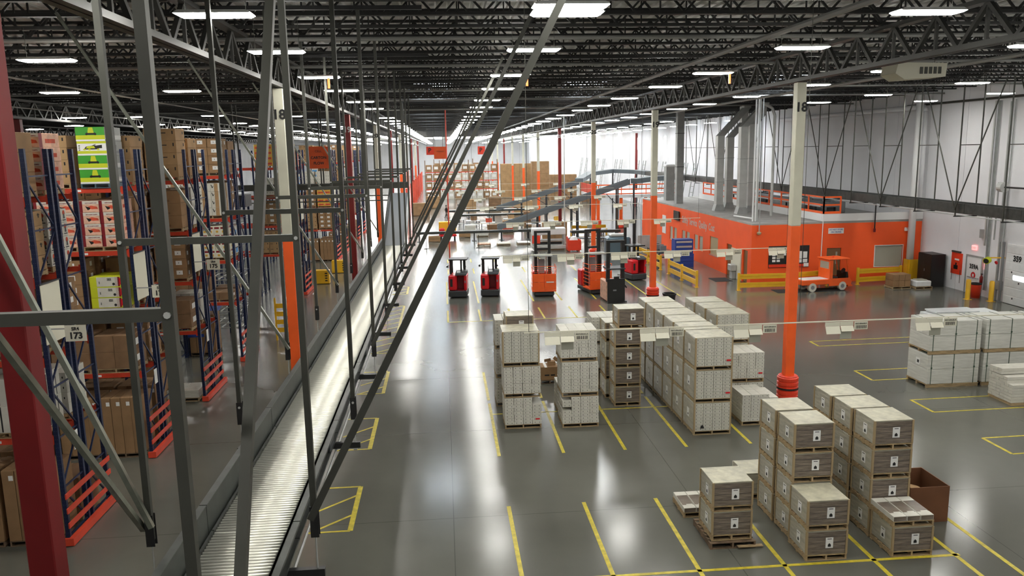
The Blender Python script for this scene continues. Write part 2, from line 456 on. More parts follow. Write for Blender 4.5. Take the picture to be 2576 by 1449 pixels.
# dark conveyor bridge crossing behind the incline head
t = thing('conveyor_bridge', 'dark steel conveyor bridge crossing above the racks behind the incline', 'conveyor', (-7.3, 49.25, 0))
MB().box(-5.2, -.05, 6.78, 5.2, .05, 7.12).build('side_rail', 'steel', t)
MB().box(-5.2, 1.0, 6.78, 5.2, 1.1, 7.12).build('side_rail', 'steel', t)
MB().box(-5.2, .06, 6.88, 5.2, .99, 6.96).build('belt', 'charcoal', t)
for x in (-5, -2.5, 0, 2.5, 5.0):
    MB().box(x - .04, .0, 7.13, x + .04, .08, 11.9).build('drop_rod', 'steel', t); MB().box(x - .04, .95, 7.13, x + .04, 1.03, 11.9).build('drop_rod', 'steel', t)
for z, yy in ((6.35, -.3), (6.0, .6)): MB().box(-5.2, yy - .03, z, 4.0, yy + .03, z + .06).build('pipe', 'steel', t)

# ------------------------------------------------------------------ pipes and conduits under the roof
def pipe(name, lab, p, q, r, m='pipe_grey', grp='pipes under the roof'):
    return tag(MB().tube(p, q, r, 8).build(name, m), lab, 'pipe', grp)
for y in (15.2, 22.0, 28.9, 40.7, 48.1, 59.2): pipe('sprinkler_hanging_pipe', 'grey sprinkler pipe running crosswise under the dark roof joists', (XL_ + .1, y, 11.93), (XR_ - .1, y, 11.93), .055)
for x in (7.9, 17.6): pipe('hanging_supply_pipe', 'grey supply pipe running lengthwise below the dark roof joists', (x, -3, 11.55), (x, 170, 11.55), .07, grp='lengthwise pipes under the roof')
for x in (-11.8, -18.5): pipe('hanging_conduit', 'thin pale conduit running lengthwise above the pallet racks', (x, -3, 11.2), (x, 120, 11.2), .03, 'galv', 'conduits above the racks')
pipe('hanging_conduit', 'thin pale conduit strung along the girder over the conveyor', (-5.4, -3, 11.25), (-5.4, 120, 11.25), .022, 'galv')
# ================================================================== pallets and pallet loads
def pallet(parent, w, d, m='wood', h=.13, loc=None):
    b = MB(); n = max(3, int(d/.17)); s = (d - .1)/(n - 1)
    for x in (-w/2 + .025, 0, w/2 - .025):
        b.box(x - .02, -d/2, .02, x + .02, d/2, h - .02)
    for i in range(n): b.box(-w/2, -d/2 + i*s, h - .018, w/2, -d/2 + i*s + .1, h)
    for i in (0, n//2, n - 1): b.box(-w/2, -d/2 + i*s, 0, w/2, -d/2 + i*s + .1, .018)
    return b.build('pallet', m, parent, loc)

def decal(b, face, w, d, h, u0, v0, u1, v1, mi, e=.0015):
    """flat print on a carton centred on x,y; u,v run 0..1 across the face"""
    if face == 'f': b.quad((-w/2 + u0*w, -d/2 - e, v0*h), (-w/2 + u1*w, -d/2 - e, v0*h), (-w/2 + u1*w, -d/2 - e, v1*h), (-w/2 + u0*w, -d/2 - e, v1*h), mi)
    if face == 'r': b.quad((w/2 + e, -d/2 + u0*d, v0*h), (w/2 + e, -d/2 + u1*d, v0*h), (w/2 + e, -d/2 + u1*d, v1*h), (w/2 + e, -d/2 + u0*d, v1*h), mi)
    if face == 'l': b.quad((-w/2 - e, d/2 - u0*d, v0*h), (-w/2 - e, d/2 - u1*d, v0*h), (-w/2 - e, d/2 - u1*d, v1*h), (-w/2 - e, d/2 - u0*d, v1*h), mi)
    if face == 't': b.quad((-w/2 + u0*w, -d/2 + v0*d, h + e), (-w/2 + u1*w, -d/2 + v0*d, h + e), (-w/2 + u1*w, -d/2 + v1*d, h + e), (-w/2 + u0*w, -d/2 + v1*d, h + e), mi)
def poly(b, w, d, h, pts, mi, face='f', e=.002):
    n = len(b.v)
    for (u, v) in pts: b.v.append((-w/2 + u*w, -d/2 - e, v*h) if face == 'f' else (w/2 + e, -d/2 + u*d, v*h))
    b.f.append(tuple(range(n, n + len(pts)))); b.m.append(mi)
def disc(u, v, ru, rv, k=12): return [(u + ru*math.cos(2*PI*i/k), v + rv*math.sin(2*PI*i/k)) for i in range(k)]

def carton_mesh(style, w, d, h):
    b = MB().box(-w/2, -d/2, 0, w/2, d/2, h, c=.006)
    D = lambda *a: decal(b, a[0], w, d, h, *a[1:])
    if style == 'plain':
        D('f', .78, .55, .86, .82, 2); D('f', .08, .6, .4, .68, 2); D('r', .75, .55, .86, .8, 2); mats = ['carton_light', 'paper', 'ink']
    elif style == 'brown':
        D('f', .05, .12, .25, .3, 1); mats = ['carton', 'carton_dark', 'ink']
    elif style == 'dark':
        D('r', .2, .3, .6, .7, 1); mats = ['carton_dark', 'paper', 'ink']
    elif style == 'whitelabel':
        D('f', .3, .35, .7, .78, 1); D('f', .46, .5, .52, .62, 2); D('r', .3, .3, .6, .7, 1); mats = ['carton', 'paper', 'ink']
    elif style == 'arrow':
        for f in 'fr': D(f, .62, .55, .72, .85, 2); D(f, .56, .72, .78, .78, 2)
        poly(b, w, d, h, [(.25, .3), (.55, .3), (.4, .52)], 2); D('f', .2, .08, .65, .2, 2); mats = ['carton_light', 'paper', 'ink']
    elif style == 'mowerwide':
        D('f', 0, 0, 1, .12, 3); D('f', 0, .12, 1, .32, 1); D('f', 0, .84, 1, 1, 1); D('f', 0, .32, 1, .84, 3)
        poly(b, w, d, h, [(.22, .42), (.72, .42), (.8, .62), (.6, .72), (.3, .62)], 2); poly(b, w, d, h, [(.3, .5), (.62, .5), (.58, .68), (.36, .66)], 1, e=.003)
        for q in (.25, .42, .72): poly(b, w, d, h, disc(q, .42, .05, .06), 1, e=.004)
        poly(b, w, d, h, [(.5, .68), (.64, .80), (.66, .78), (.54, .66)], 2, e=.004); poly(b, w, d, h, [(.66, .5), (.86, .5), (.86, .74), (.68, .7)], 2, e=.004)
        for q in (.35, .5, .65): D('f', .05, q, .1, q + .07, 1)
        D('r', .0, .12, 1, .32, 4); poly(b, w, d, h, [(.4, .4), (.6, .4), (.62, .75), (.45, .6)], 2, 'r'); mats = ['galv_dull', 'lime', 'black', 'white', 'grey']
    elif style == 'mower':
        D('f', 0, .42, 1, 1, 4); D('f', 0, 0, 1, .12, 3); D('f', 0, .12, 1, .42, 1)
        poly(b, w, d, h, [(.38, .45), (.68, .45), (.66, .62), (.4, .62)], 2); poly(b, w, d, h, [(.42, .58), (.64, .58), (.6, .97), (.46, .97)], 1, e=.003)
        for q in (.38, .68): poly(b, w, d, h, disc(q, .5, .04, .09), 2, e=.004)
        D('r', 0, .12, 1, .42, 3); D('r', .3, .55, .5, .85, 2); mats = ['galv_dull', 'lime', 'black', 'white', 'carton_green']
    elif style == 'pink':
        D('f', .0, 0, .16, 1, 1); D('f', .16, .72, 1, 1, 3); D('f', .3, .78, .9, .86, 1)
        poly(b, w, d, h, [(.35, .45), (.62, .28), (.95, .3), (.9, .5), (.6, .6)], 4); poly(b, w, d, h, [(.3, .55), (.55, .42), (.55, .3), (.42, .2)], 2, e=.003)
        D('r', .0, .0, .16, 1, 1); D('r', .3, .3, .8, .6, 4); mats = ['pink', 'maroon', 'black', 'carton_white', 'carton_red']
    elif style == 'lime':
        D('f', .2, .06, .8, .96, 1); D('f', .72, .06, .86, .96, 4); D('f', .84, .2, .92, .85, 3); D('f', .5, .6, .62, .85, 2); D('f', .26, .3, .29, .55, 2); poly(b, w, d, h, disc(.68, .28, .04, .13), 2)
        mats = ['lime', 'carton_white', 'ink', 'red', 'maroon']
    elif style == 'redprint':
        for f in ('f', 'r'):
            for q in (.08, .55):
                D(f, q, .12, q + .36, .2, 2)
                poly(b, w, d, h, disc(q + .18, .7, .13, .2), 1, f); poly(b, w, d, h, [(q + .08, .28), (q + .28, .28), (q + .24, .62), (q + .12, .62)], 2, f, .003)
        mats = ['carton_white', 'carton_red', 'charcoal']
    elif style == 'yellowprint':
        for f in ('f', 'r'):
            for q in (.05, .55): D(f, q, .62, q + .38, .86, 1); D(f, q + .1, .15, q + .3, .42, 2)
        mats = ['cream', 'maroon', 'carton_yellow']
    elif style == 'vprint':
        D('f', .3, 0, .6, 1, 1); poly(b, w, d, h, [(.04, .85), (.1, .85), (.2, .45), (.14, .4)], 2); poly(b, w, d, h, [(.26, .7), (.2, .45), (.14, .4), (.22, .7)], 2)
        D('r', .4, 0, .6, 1, 1); mats = ['carton_white', 'carton_light', 'ink']
    elif style == 'vbar':
        for f in ('f', 'r'):
            for q in (.12, .34, .56, .78): D(f, q, .03, q + .035, .97, 2)
            D(f, .04, .4, .1, .6, 2)
        mats = ['carton_white', 'paper', 'ink']
    elif style == 'orange':
        D('f', .1, .3, .5, .8, 1); D('r', .2, .2, .7, .8, 1); mats = ['carton_red', 'pink', 'ink']
    elif style == 'amber':
        D('f', .1, .2, .9, .6, 1); D('r', .1, .1, .8, .5, 1); mats = ['carton_yellow', 'carton_red', 'ink']
    elif style == 'tall':
        D('f', .55, .86, .92, .93, 1); mats = ['carton', 'paper', 'ink']
    elif style == 'film':
        D('f', .1, .2, .5, .24, 1); mats = ['carton_wrapped', 'sheet_white', 'ink']
    elif style == 'white':
        D('f', .22, .42, .30, .62, 2); D('f', .72, .42, .80, .62, 2); D('l', .2, .42, .26, .6, 2); mats = ['carton_white', 'paper', 'ink']
    elif style == 'bluebox':
        D('f', .1, .2, .9, .6, 1); D('r', .1, .1, .8, .6, 1); mats = ['carton_white', 'blue_bright', 'ink']
    return b, mats

KINDS = {   # style, width, depth, carton count x,y,z, carton height, pallet material, wording
 'mower':  ('mower', .80, 1.15, 1, 1, 4, .395, 'fridge_blue', 'green lawn mower boxes on blue pallet'),
 'plain':  ('plain', 1.10, 1.0, 2, 1, 4, .34, 'wood', 'light brown printed cartons'),
 'plain3': ('plain', 1.10, 1.0, 2, 1, 4, .42, 'wood', 'large light brown cartons'),
 'brown':  ('brown', 1.05, 1.0, 2, 1, 3, .44, 'wood', 'film wrapped brown cartons'),
 'dark':   ('dark', 1.10, 1.05, 2, 1, 2, .50, 'wood', 'dark brown cartons'),
 'label':  ('whitelabel', 1.10, 1.0, 2, 2, 4, .355, 'wood', 'brown cartons with white labels'),
 'arrow':  ('arrow', 1.10, 1.0, 2, 2, 4, .34, 'wood', 'arrow printed brown cartons'),
 'pink':   ('pink', 1.10, 1.0, 2, 1, 4, .33, 'wood', 'pinkish cartons with maroon stripes'),
 'lime':   ('lime', 1.00, 1.0, 1, 1, 3, .31, 'wood', 'white boxes with lime ends'),
 'red':    ('redprint', 1.05, 1.0, 2, 2, 4, .33, 'wood', 'white cartons with red pictures'),
 'yellow': ('yellowprint', 1.05, 1.0, 2, 1, 4, .34, 'wood', 'cream cartons with maroon print'),
 'vee':    ('vprint', 1.05, 1.0, 2, 1, 4, .34, 'wood', 'check marked tan and white cartons'),
 'vbar':   ('vbar', 1.05, 1.0, 1, 1, 2, .64, 'wood', 'white boxes with black bars'),
 'orange': ('orange', 1.10, 1.0, 3, 2, 3, .30, 'wood', 'red orange printed cartons'),
 'amber':  ('amber', 1.10, 1.0, 2, 2, 4, .33, 'wood', 'amber yellow cartons'),
 'tall':   ('tall', 1.15, .95, 4, 1, 1, 1.75, 'wood_dark', 'tall upright brown cartons'),
 'low':    ('dark', 1.05, 1.0, 2, 1, 1, .30, 'wood', 'single low dark carton layer'),
 'film':   ('film', 1.15, 1.05, 2, 1, 1, .30, 'wood', 'low goods under white plastic film'),
 'white':  ('white', 1.05, 1.0, 3, 2, 4, .26, 'wood', 'small white cartons'),
 'bluebox': ('bluebox', 1.05, 1.0, 2, 2, 3, .40, 'wood', 'white and bright blue cartons'),
}
PROTO = {}
def load(kind, x, y, z, label, group=None, rz=0, detail=True):
    st, w, d, nx, ny, nz, ch, pm, words = KINDS[kind]
    key = kind
    lab = f'{words}, {label}'
    if key in PROTO: return dup(PROTO[key], (x, y, z), rz, lab, group)
    t = thing('pallet_load', lab, 'pallet load', (x, y, z), rz, group)
    pallet(t, w, d, pm)
    cw, cd = w/nx, d/ny
    first = None
    for k in range(nz):
        for i in range(nx):
            for j in range(ny):
                if 0 < i < nx-1 and 0 < j < ny-1: continue
                jit = (random.uniform(-.006, .006), random.uniform(-.006, .006))
                loc = (-w/2 + cw*(i + .5) + jit[0], -d/2 + cd*(j + .5) + jit[1], .133 + k*ch)
                if kind == 'mower' and k == 2:
                    b, ms = carton_mesh('mowerwide', cw - .01, cd - .01, ch - .004); b.build('carton', ms, t, loc); continue
                if first is None:
                    b, ms = carton_mesh(st, cw - .012, cd - .012, ch - .004); first = b.build('carton', ms, t, loc)
                else: link('carton', first.data, t, loc)
    PROTO[key] = t
    return t

# ------------------------------------------------------------------ pallet racks
BZ = (2.60, 4.43, 6.24, 8.05)
BAY = 2.72
def rack(yf, sign, nb, words, board=True):
    t = thing('pallet_rack', f'blue rack with red beams, {words}', 'pallet rack', (-9.05, yf, 0))
    ys = (0, 1.02, 1.26, 2.28)
    if 'post' not in PROTO:
        b = MB().box(-.05, -.04, .01, .05, .04, 9.2)
        z = .1
        while z < 9.15:
            for yy in (-.018, .018):
                b.quad((.0515, yy - .004, z - .007), (.0515, yy + .004, z - .007), (.0515, yy + .004, z + .007), (.0515, yy - .004, z + .007), 1)
                b.quad((yy*1.2 - .004, -.0415, z - .007), (yy*1.2 + .004, -.0415, z - .007), (yy*1.2 + .004, -.0415, z + .007), (yy*1.2 - .004, -.0415, z + .007), 1)
            z += .1
        b.box(-.08, -.08, 0, .08, .08, .012)
        o = b.build('upright', ['rack_blue', 'post_hole']); PROTO['post'] = o.data; bpy.data.objects.remove(o)
        b = MB(); z = .25; k = 0
        for z0 in (.2, 1.4, 2.6, 3.8, 5.0, 6.2, 7.4, 8.6):
            b.bar((0, .04, z0), (0, .98, z0), .035)
            if z0 < 8.5: b.bar((.0, .04, z0 + .08), (0, .98, z0 + 1.1), .035) if k % 2 else b.bar((0, .98, z0 + .08), (0, .04, z0 + 1.1), .035)
            k += 1
        o = b.build('frame_brace', 'rack_blue'); PROTO['brace'] = o.data; bpy.data.objects.remove(o)
        b = MB().box(-BAY + .05, -.025, -.065, -.05, .025, .065).box(-.10, -.045, -.11, -.052, .0, .11).box(-BAY + .052, -.045, -.11, -BAY + .10, .0, .11).box(-1.45, -.0275, -.03, -1.2, -.0255, .03, 1)
        o = b.build('beam', ['beam_red', 'paper']); PROTO['beam'] = o.data; bpy.data.objects.remove(o)
        b = MB()
        for z in (.42, .78, 1.14): b.box(.055, -.08, z, .085, 2.36, z + .13)
        b.box(.055, -.15, .02, .17, 2.48, .2); b.box(-.06, -.15, .02, .055, -.09, .2)
        o = b.build('end_guard', 'guard_orange'); PROTO['guard'] = o.data; bpy.data.objects.remove(o)
    for i in range(nb + 1):
        for yy in ys: link('upright', PROTO['post'], t, (-i*BAY, yy, 0))
        for yy in (0, 1.26): link('frame_brace', PROTO['brace'], t, (-i*BAY, yy, 0))
        if i < nb:
            for z in BZ:
                for yy in (-.02, 1.04, 1.24, 2.30): link('beam', PROTO['beam'], t, (-i*BAY, yy, z))
    link('end_guard', PROTO['guard'], t)
    if sign:
        s = MB().box(.0, -.012, 0, .46, 0, .37).build('row_sign', 'cream', t, (.5, -.1, 4.92))
        MB().box(-.45, -.005, .28, .0, .005, .31).build('bracket', 'galv_dull', s)
        text(sign[0], .105, 'ink', s, (.23, -.018, .285), bold=.003); text(sign[1], .20, 'ink', s, (.23, -.018, .125), bold=.008)
    if board:
        MB().box(.06, -.08, 4.84, .075, .80, 6.2).box(.05, -.1, 6.2, .09, .82, 6.225, 1).build('aisle_board', ['cream', 'charcoal'], t)
        MB().box(.06, .62, 2.1, .07, .85, 2.55).build('notice', 'paper', t)
    return t

LV = ['floor level', 'first beams', 'second beams', 'third beams', 'topmost beams']
XC = (-9.83, -11.08, -12.55, -13.8, -15.2, -16.5)
POS = ['aisle end', 'second place', 'third place', 'fourth place', 'fifth place', 'sixth place']
ROWS = [  # y, sign, bays, words, front[j][level], rear[level]
 (12.85, None, 1, 'hidden mostly by the bright red column', [['tall', None, None, None, None]], [None]*5),
 (18.3, ('SR4', '173'), 1, 'first signed one, end sign SR4 173', [['tall', 'vbar', 'dark', 'arrow', 'brown'], ['tall', 'vbar', 'label', 'arrow', 'brown']], ['dark', 'white', 'label', 'red', 'pink']),
 (23.75, ('SR4', '174'), 2, 'second signed one, end sign SR4 174', [['tall', 'dark', 'lime', 'pink', 'mower'], ['tall', 'dark', 'label', 'pink', 'plain'], ['tall', 'brown', 'dark', 'label', 'orange'], ['tall', 'brown', 'label', 'brown', 'orange']], ['tall', 'label', 'brown', 'brown', 'plain']),
 (29.25, ('SR4', '175'), 2, 'third signed one, end sign SR4 175', [['film', 'dark', 'label', 'brown', 'plain3'], ['tall', 'dark', 'label', 'label', 'label'], ['tall', 'brown', 'dark', 'plain', 'label'], ['tall', 'brown', 'label', 'dark', 'label']], [None, 'white', 'label', 'vee', 'plain']),
 (34.9, None, 2, 'first one without a sign', [[None, 'low', 'yellow', 'vee', 'label'], [None, 'dark', 'yellow', 'vee', 'plain'], [None, 'brown', 'dark', 'label', 'amber'], [None, 'dark', 'brown', 'plain', 'plain']], [None, 'low', 'bluebox', 'label', 'brown']),
 (51.3, None, 2, 'first beyond the carton flow rack', [[None, 'bluebox', 'amber', 'plain', 'amber'], [None, 'plain', 'label', 'white', 'amber'], [None]*5], ['tall', 'label', 'amber', 'bluebox', 'orange']),
 (67.2, None, 2, 'second beyond the carton flow rack', [['tall', 'label', 'amber', 'white', 'bluebox'], ['tall', 'plain', 'label', 'white', 'plain'], ['tall', None, 'plain', 'white', 'bluebox']], ['tall', 'white', 'label', 'plain', 'bluebox']),
 (72.7, None, 1, 'third beyond the carton flow rack', [['tall', 'label', 'white', 'plain', 'label'], [None, 'white', 'plain', 'bluebox', 'plain']], [None, 'plain', 'label', 'amber', 'white']),
 (78.2, None, 1, 'fourth beyond the carton flow rack', [['tall', 'plain', 'label', 'white', 'plain'], [None, 'plain', 'white', 'plain', 'label']], [None, 'label', 'plain', 'white', 'label']),
 (84.2, None, 1, 'fifth beyond the carton flow rack', [['label', 'plain', 'white', 'label', 'plain'], [None]*5], [None, 'label', 'plain', 'white', None]),
 (90.2, None, 1, 'sixth beyond the carton flow rack', [['plain', 'label', 'plain', 'white', 'label'], [None]*5], [None, None, 'plain', None, 'plain']),
]
for ri, (yf, sign, nb, words, front, rear) in enumerate(ROWS):
    rack(yf, sign, nb, words, board=ri in (1, 2, 3, 5, 6))
    rw = ['rack behind the red column', 'first signed rack', 'second signed rack', 'third signed rack', 'first unsigned rack', 'rack after the carton flow', 'second rack past the flow', 'third rack past the flow', 'fourth rack past the flow', 'fifth rack past the flow', 'sixth rack past the flow'][ri]
    for j, colm in enumerate(front):
        for l, kd in enumerate(colm):
            if kd: load(kd, XC[j], yf + .5, (.0 if l == 0 else BZ[l-1] + .068), f'{LV[l]}, {POS[j]}, {rw}')
    if ri in (1, 2, 3, 4):
        for l, kd in enumerate(('tall', 'brown', 'label', 'dark', 'plain')): load(kd, XC[1], yf + 1.78, (.0 if l == 0 else BZ[l-1] + .068), f'{LV[l]}, back face second place, {rw}')
    for l, kd in enumerate(rear):
        if kd: load(kd, XC[0], yf + 1.78, (.0 if l == 0 else BZ[l-1] + .068), f'{LV[l]}, back face, {rw}')

# carton flow rack between the pallet racks
t = thing('carton_flow_rack', 'blue carton flow rack with pale roller shelves behind the SR4 175 rack', 'flow rack', (-10.0, 39.6, 0))
for i in range(3):
    for yy in (0, 2.4): MB().box(-.05, -.04, 0, .05, .04, 6.4).build('upright', 'rack_blue', t, (-i*2.7, yy, 0))
for z in (.5, 1.3, 2.1, 2.9, 3.7, 4.6, 5.5):
    for i in range(2):
        b = MB()
        for yy in (0, .8, 1.6, 2.4): b.box(-2.64, yy - .02, z + .08*yy, -.06, yy + .02, z + .08*yy + .05)
        for q in range(6): b.box(-2.6 + .48*q, 0, z + .05, -2.55 + .48*q, 2.4, z + .08)
        b.build('flow_shelf', 'galv', t, (-i*2.7, 0, 0))
MB().box(.06, -.1, .1, .12, 2.5, .25).box(.06, -.1, .5, .12, 2.5, .62).build('end_guard', 'yellow', t)
MB().box(-1.5, .6, 6.42, .3, 1.9, 7.0).build('machine_head', 'charcoal', t)
t = thing('hanging_sign', 'orange hanging cloth sign reading CARTON FLOW', 'sign', (-6.66, 44.4, 8.15))
MB().box(-.53, -.01, 0, .53, .01, 1.18).build('cloth', 'orange_cloth', t)
for x in (-.5, .5): MB().tube((x, 0, 1.18), (x, 0, 3.75), .008, 6).build('cord', 'steel', t)
text('CELL', .17, 'ink', t, (0, -.02, .92)); text('CARTON', .2, 'ink', t, (0, -.02, .58), bold=.006); text('FLOW', .2, 'ink', t, (0, -.02, .28), bold=.006)
# blue spur conveyor on the floor behind the second aisle
t = thing('floor_conveyor', 'blue floor conveyor rising between the racks after SR4 175', 'conveyor', (-11.4, 38.2, 0))
b = MB(); slab(b, -.4, .4, -2.0, 1.0, 3.0, 2.3, .14); b.build('bed', 'blue', t)
for y, z in ((-1.8, .8), (.4, 1.45), (2.7, 2.1)): MB().box(-.36, y - .05, 0, -.28, y + .05, z).box(.28, y - .05, 0, .36, y + .05, z).build('leg', 'rack_blue', t)
# yellow floor stands and guards by the wide cross aisle
for (x, y, lab) in ((-8.6, 55.6, 'yellow floor stand with black marks in the cross aisle'), (-8.0, 60.5, 'yellow bin standing on the floor of the cross aisle')):
    t = thing('floor_stand', lab, 'stand', (x, y, 0))
    MB().cb(0, 0, .02, 1.1, .5, .95, c=.03).build('body', 'yellow', t)
    for k in range(4): MB().box(.25, -.262, .2 + k*.17, .42, -.252, .28 + k*.17).build('mark', 'black', t)
t = thing('aisle_gate', 'yellow slatted safety gate beside the carton flow rack end', 'gate', (-8.3, 38.7, 0))
for x in (0, .9): MB().box(x - .04, -.04, 0, x + .04, .04, 2.1).build('post', 'yellow', t)
for z in (.4, .8, 1.2, 1.6): MB().box(.045, -.02, z, .855, .02, z + .22).build('slat', 'yellow', t)
t = thing('pylon_marker', 'small red and white cone lying in the aisle left of the conveyor', 'cone', (-5.6, 32.2, .12))
MB().tube((-.3, 0, 0), (.0, .0, .0), .12, 12, r2=.09).build('base', 'white', t); MB().tube((.0, 0, 0), (.26, .0, .0), .09, 12, r2=.07).build('tip', 'plastic_orange', t)
# ================================================================== loads on the open floor
WP = {}
def white_load(x, y, z, label, wrapped=False, nz=8, cut=(), red=False, stamp=False, group=None, w=1.20, d=1.10, ch=.1125):
    key = (wrapped, nz, cut, red, stamp, w)
    lab = f'white carton load, {label}'
    if key in WP: return dup(WP[key], (x, y, z), 0, lab, group)
    t = thing('white_carton_load', lab, 'pallet load', (x, y, z), 0, group)
    pallet(t, w, d, 'wood' if not wrapped else 'edge_board')
    nx, ny = 4, 2; cw, cd = w/nx, d/ny; first = None
    for k in range(nz):
        for i in range(nx):
            for j in range(ny):
                if (i, k) in cut or (i, j, k) in cut: continue
                if wrapped and j == 1 and 0 < i < 3 and k < nz - 1: continue
                jit = (0, 0) if wrapped else (random.uniform(-.006, .006), random.uniform(-.012, .008))
                loc = (-w/2 + cw*(i + .5) + jit[0], -d/2 + cd*(j + .5) + jit[1], .133 + k*ch)
                if first is None:
                    b, ms = carton_mesh('white', cw - .008, cd - .006, ch - .004); ms = list(ms)
                    if wrapped: ms[0] = 'carton_wrapped'
                    first = b.build('carton', ms, t, loc)
                else: link('carton', first.data, t, loc)
    H = .135 + nz*ch
    if wrapped:
        for sx in (-1, 1):
            for sy in (-1, 1): MB().box(sx*(w/2 - .02) - .025, sy*(d/2 - .02) - .025, .135, sx*(w/2 - .02) + .025, sy*(d/2 - .02) + .025, H + .004).build('edge_board', 'edge_board', t)
        MB().box(-w/2 + .01, -d/2 + .01, H - .002, w/2 - .01, d/2 - .01, H + .012, c=.005).build('top_sheet', 'wrap_top', t)
        MB().box(-w/2 - .012, -d/2 + .03, .15, -w/2 - .006, d/2 - .03, H - .03).build('side_wrap', 'wrap_grey', t)
        MB().box(-w/2 - .018, -.1, H*.45, -w/2 - .012, .12, H*.72).box(-w/2 - .02, -.04, H*.5, -w/2 - .018, .03, H*.56, 1).build('side_tag', ['paper', 'ink'], t)
    if red: MB().box(w/2 - .2, -d/2 - .014, .28, w/2 - .06, -d/2 - .009, .33).build('red_sticker', 'red', t)
    if stamp: MB().prism([(-.4, .22), (-.26, .22), (-.29, .30), (-.33, .34), (-.37, .30)], 'y', -d/2 - .014, -d/2 - .009).build('stamp', 'ink', t)
    WP[key] = t
    return t

GP = {}
def grey_load(x, y, z, label, w=.94, d=.90, h=.692, white=False, group=None, what='grey wrapped load'):
    key = (w, d, h, white)
    lab = f'{what}, {label}'
    if key in GP: return dup(GP[key], (x, y, z), 0, lab, group)
    t = thing('wrapped_load', lab, 'pallet load', (x, y, z), 0, group)
    pallet(t, w, d, 'wood')
    b = MB().box(-w/2 + .015, -d/2 + .015, .133, w/2 - .015, d/2 - .015, h - .012, c=.012)
    e = .0015
    if not white: b.quad((-w/2 + .03, -d/2 + .015 - e, .15), (w/2 - .03, -d/2 + .015 - e, .15), (w/2 - .03, -d/2 + .015 - e, h - .03), (-w/2 + .03, -d/2 + .015 - e, h - .03), 1)
    nb = 4
    for k in range(1, nb): zz = .133 + (h - .145)*k/nb; b.box(-w/2 + .03, -d/2 + .011, zz - .002, w/2 - .03, -d/2 + .013, zz + .002, 2)
    b.build('carton_block', ['wrap_grey', 'wrap_brown', 'charcoal'], t)
    for sx in (-1, 1):
        for sy in (-1, 1): MB().box(sx*(w/2 - .018) - .022, sy*(d/2 - .018) - .022, .135, sx*(w/2 - .018) + .022, sy*(d/2 - .018) + .022, h - .008).build('edge_board', 'edge_board' if not white else 'cream', t)
    MB().box(-w/2 + .01, -d/2 + .01, h - .012, w/2 - .01, d/2 - .01, h + .003, c=.004).build('top_sheet', 'wrap_top', t)
    tg = MB().box(-.085, -.004, 0, .085, .0, .245)
    tg.box(-.05, -.006, .205, .05, -.004, .22, 1); tg.prism([(-.035, .03), (.035, .03), (.035, .08), (0, .115), (-.035, .08)], 'y', -.006, -.004, 1)
    tg.build('tag', ['paper', 'ink'], t, (.06, -d/2 + .01, .28))
    s = link('tag', bpy.data.objects[t.name].children[-1].data if False else KIDS[t.name][-1].data, t, (-w/2 + .010, -.05, .27), (0, 0, -PI/2))
    GP[key] = t
    return t

# first white stack and its neighbours
white_load(2.37, 25.24, 0, 'bottom of the stack closest to the roller conveyor', cut=((3, 7), (3, 6)), red=True)
white_load(2.36, 25.26, 1.045, 'middle of the stack closest to the roller conveyor')
white_load(2.33, 25.25, 2.09, 'corner boarded top of the stack closest to the roller conveyor', wrapped=True, nz=9)
for k in range(5): grey_load(2.42, 26.4, .70*k, f'{["lowest", "second", "third", "fourth", "topmost"][k]} in the tower behind the first white stack')
for k in range(3): white_load(2.25, 27.6, 1.05*k, f'{["lowest", "middle", "top"][k]} one behind the tower past the first stack')
white_load(4.24, 25.1, 0, 'bottom of the second stack from the conveyor', nz=8, cut=((0, 7), (0, 0, 4)))
white_load(4.23, 25.12, 1.045, 'middle of the second stack from the conveyor', nz=9)
white_load(4.2, 25.16, 2.20, 'top of the second stack from the conveyor', nz=8)
white_load(4.3, 26.4, 0, 'low load behind the second stack from the conveyor', nz=8)
for k in range(5): grey_load(6.24 + (.12 if k == 4 else 0), 26.92, .70*k, f'{["lowest", "second", "third", "fourth", "topmost offset one"][k]} of the five high tower in mid floor')
for k in range(4): grey_load(6.12, 27.95, .70*k, f'{["lowest", "second", "third", "topmost"][k]} of the tower behind the five high tower', white=k % 2 == 0)
t = grey_load(6.1, 29.1, 0, 'lowest one under white film at the back of the tower row')
for k in (1, 2): white_load(5.95, 29.1, .70 + 1.05*(k - 1), f'{["lower", "top"][k-1]} one at the back behind the five high tower', nz=8)
# long wrapped white row, three high
nth = ['front', 'second', 'third', 'fourth', 'fifth', 'sixth']
for r in range(6):
    for k in range(3):
        white_load(8.22 - .012*r, 23.86 + 1.18*r, 1.052*k, f'{["bottom", "middle", "top"][k]} of the {nth[r]} stack in the long wrapped row', wrapped=True, nz=8, red=(r == 0 and k > 0), stamp=(r == 0 and k == 0))
white_load(8.1, 31.0, 0, 'single low one at the far end of the long wrapped row', nz=8)
# stepped white row by column 18
white_load(10.03, 24.52, 0, 'low stepped load close to the column numbered 18', nz=8, cut=((3, 7), ))
for k in range(2): white_load(10.08, 25.85, 1.045*k, f'{["bottom", "top"][k]} of the two high stack by the column numbered 18', nz=8, red=k == 1)
for r in range(3):
    for k in range(3): white_load(10.02 - .03*r, 27.1 + 1.18*r, 1.052*k, f'{["bottom", "middle", "top"][k]} of the {["first", "second", "third"][r]} rear stack in the stepped row', wrapped=True, nz=8)
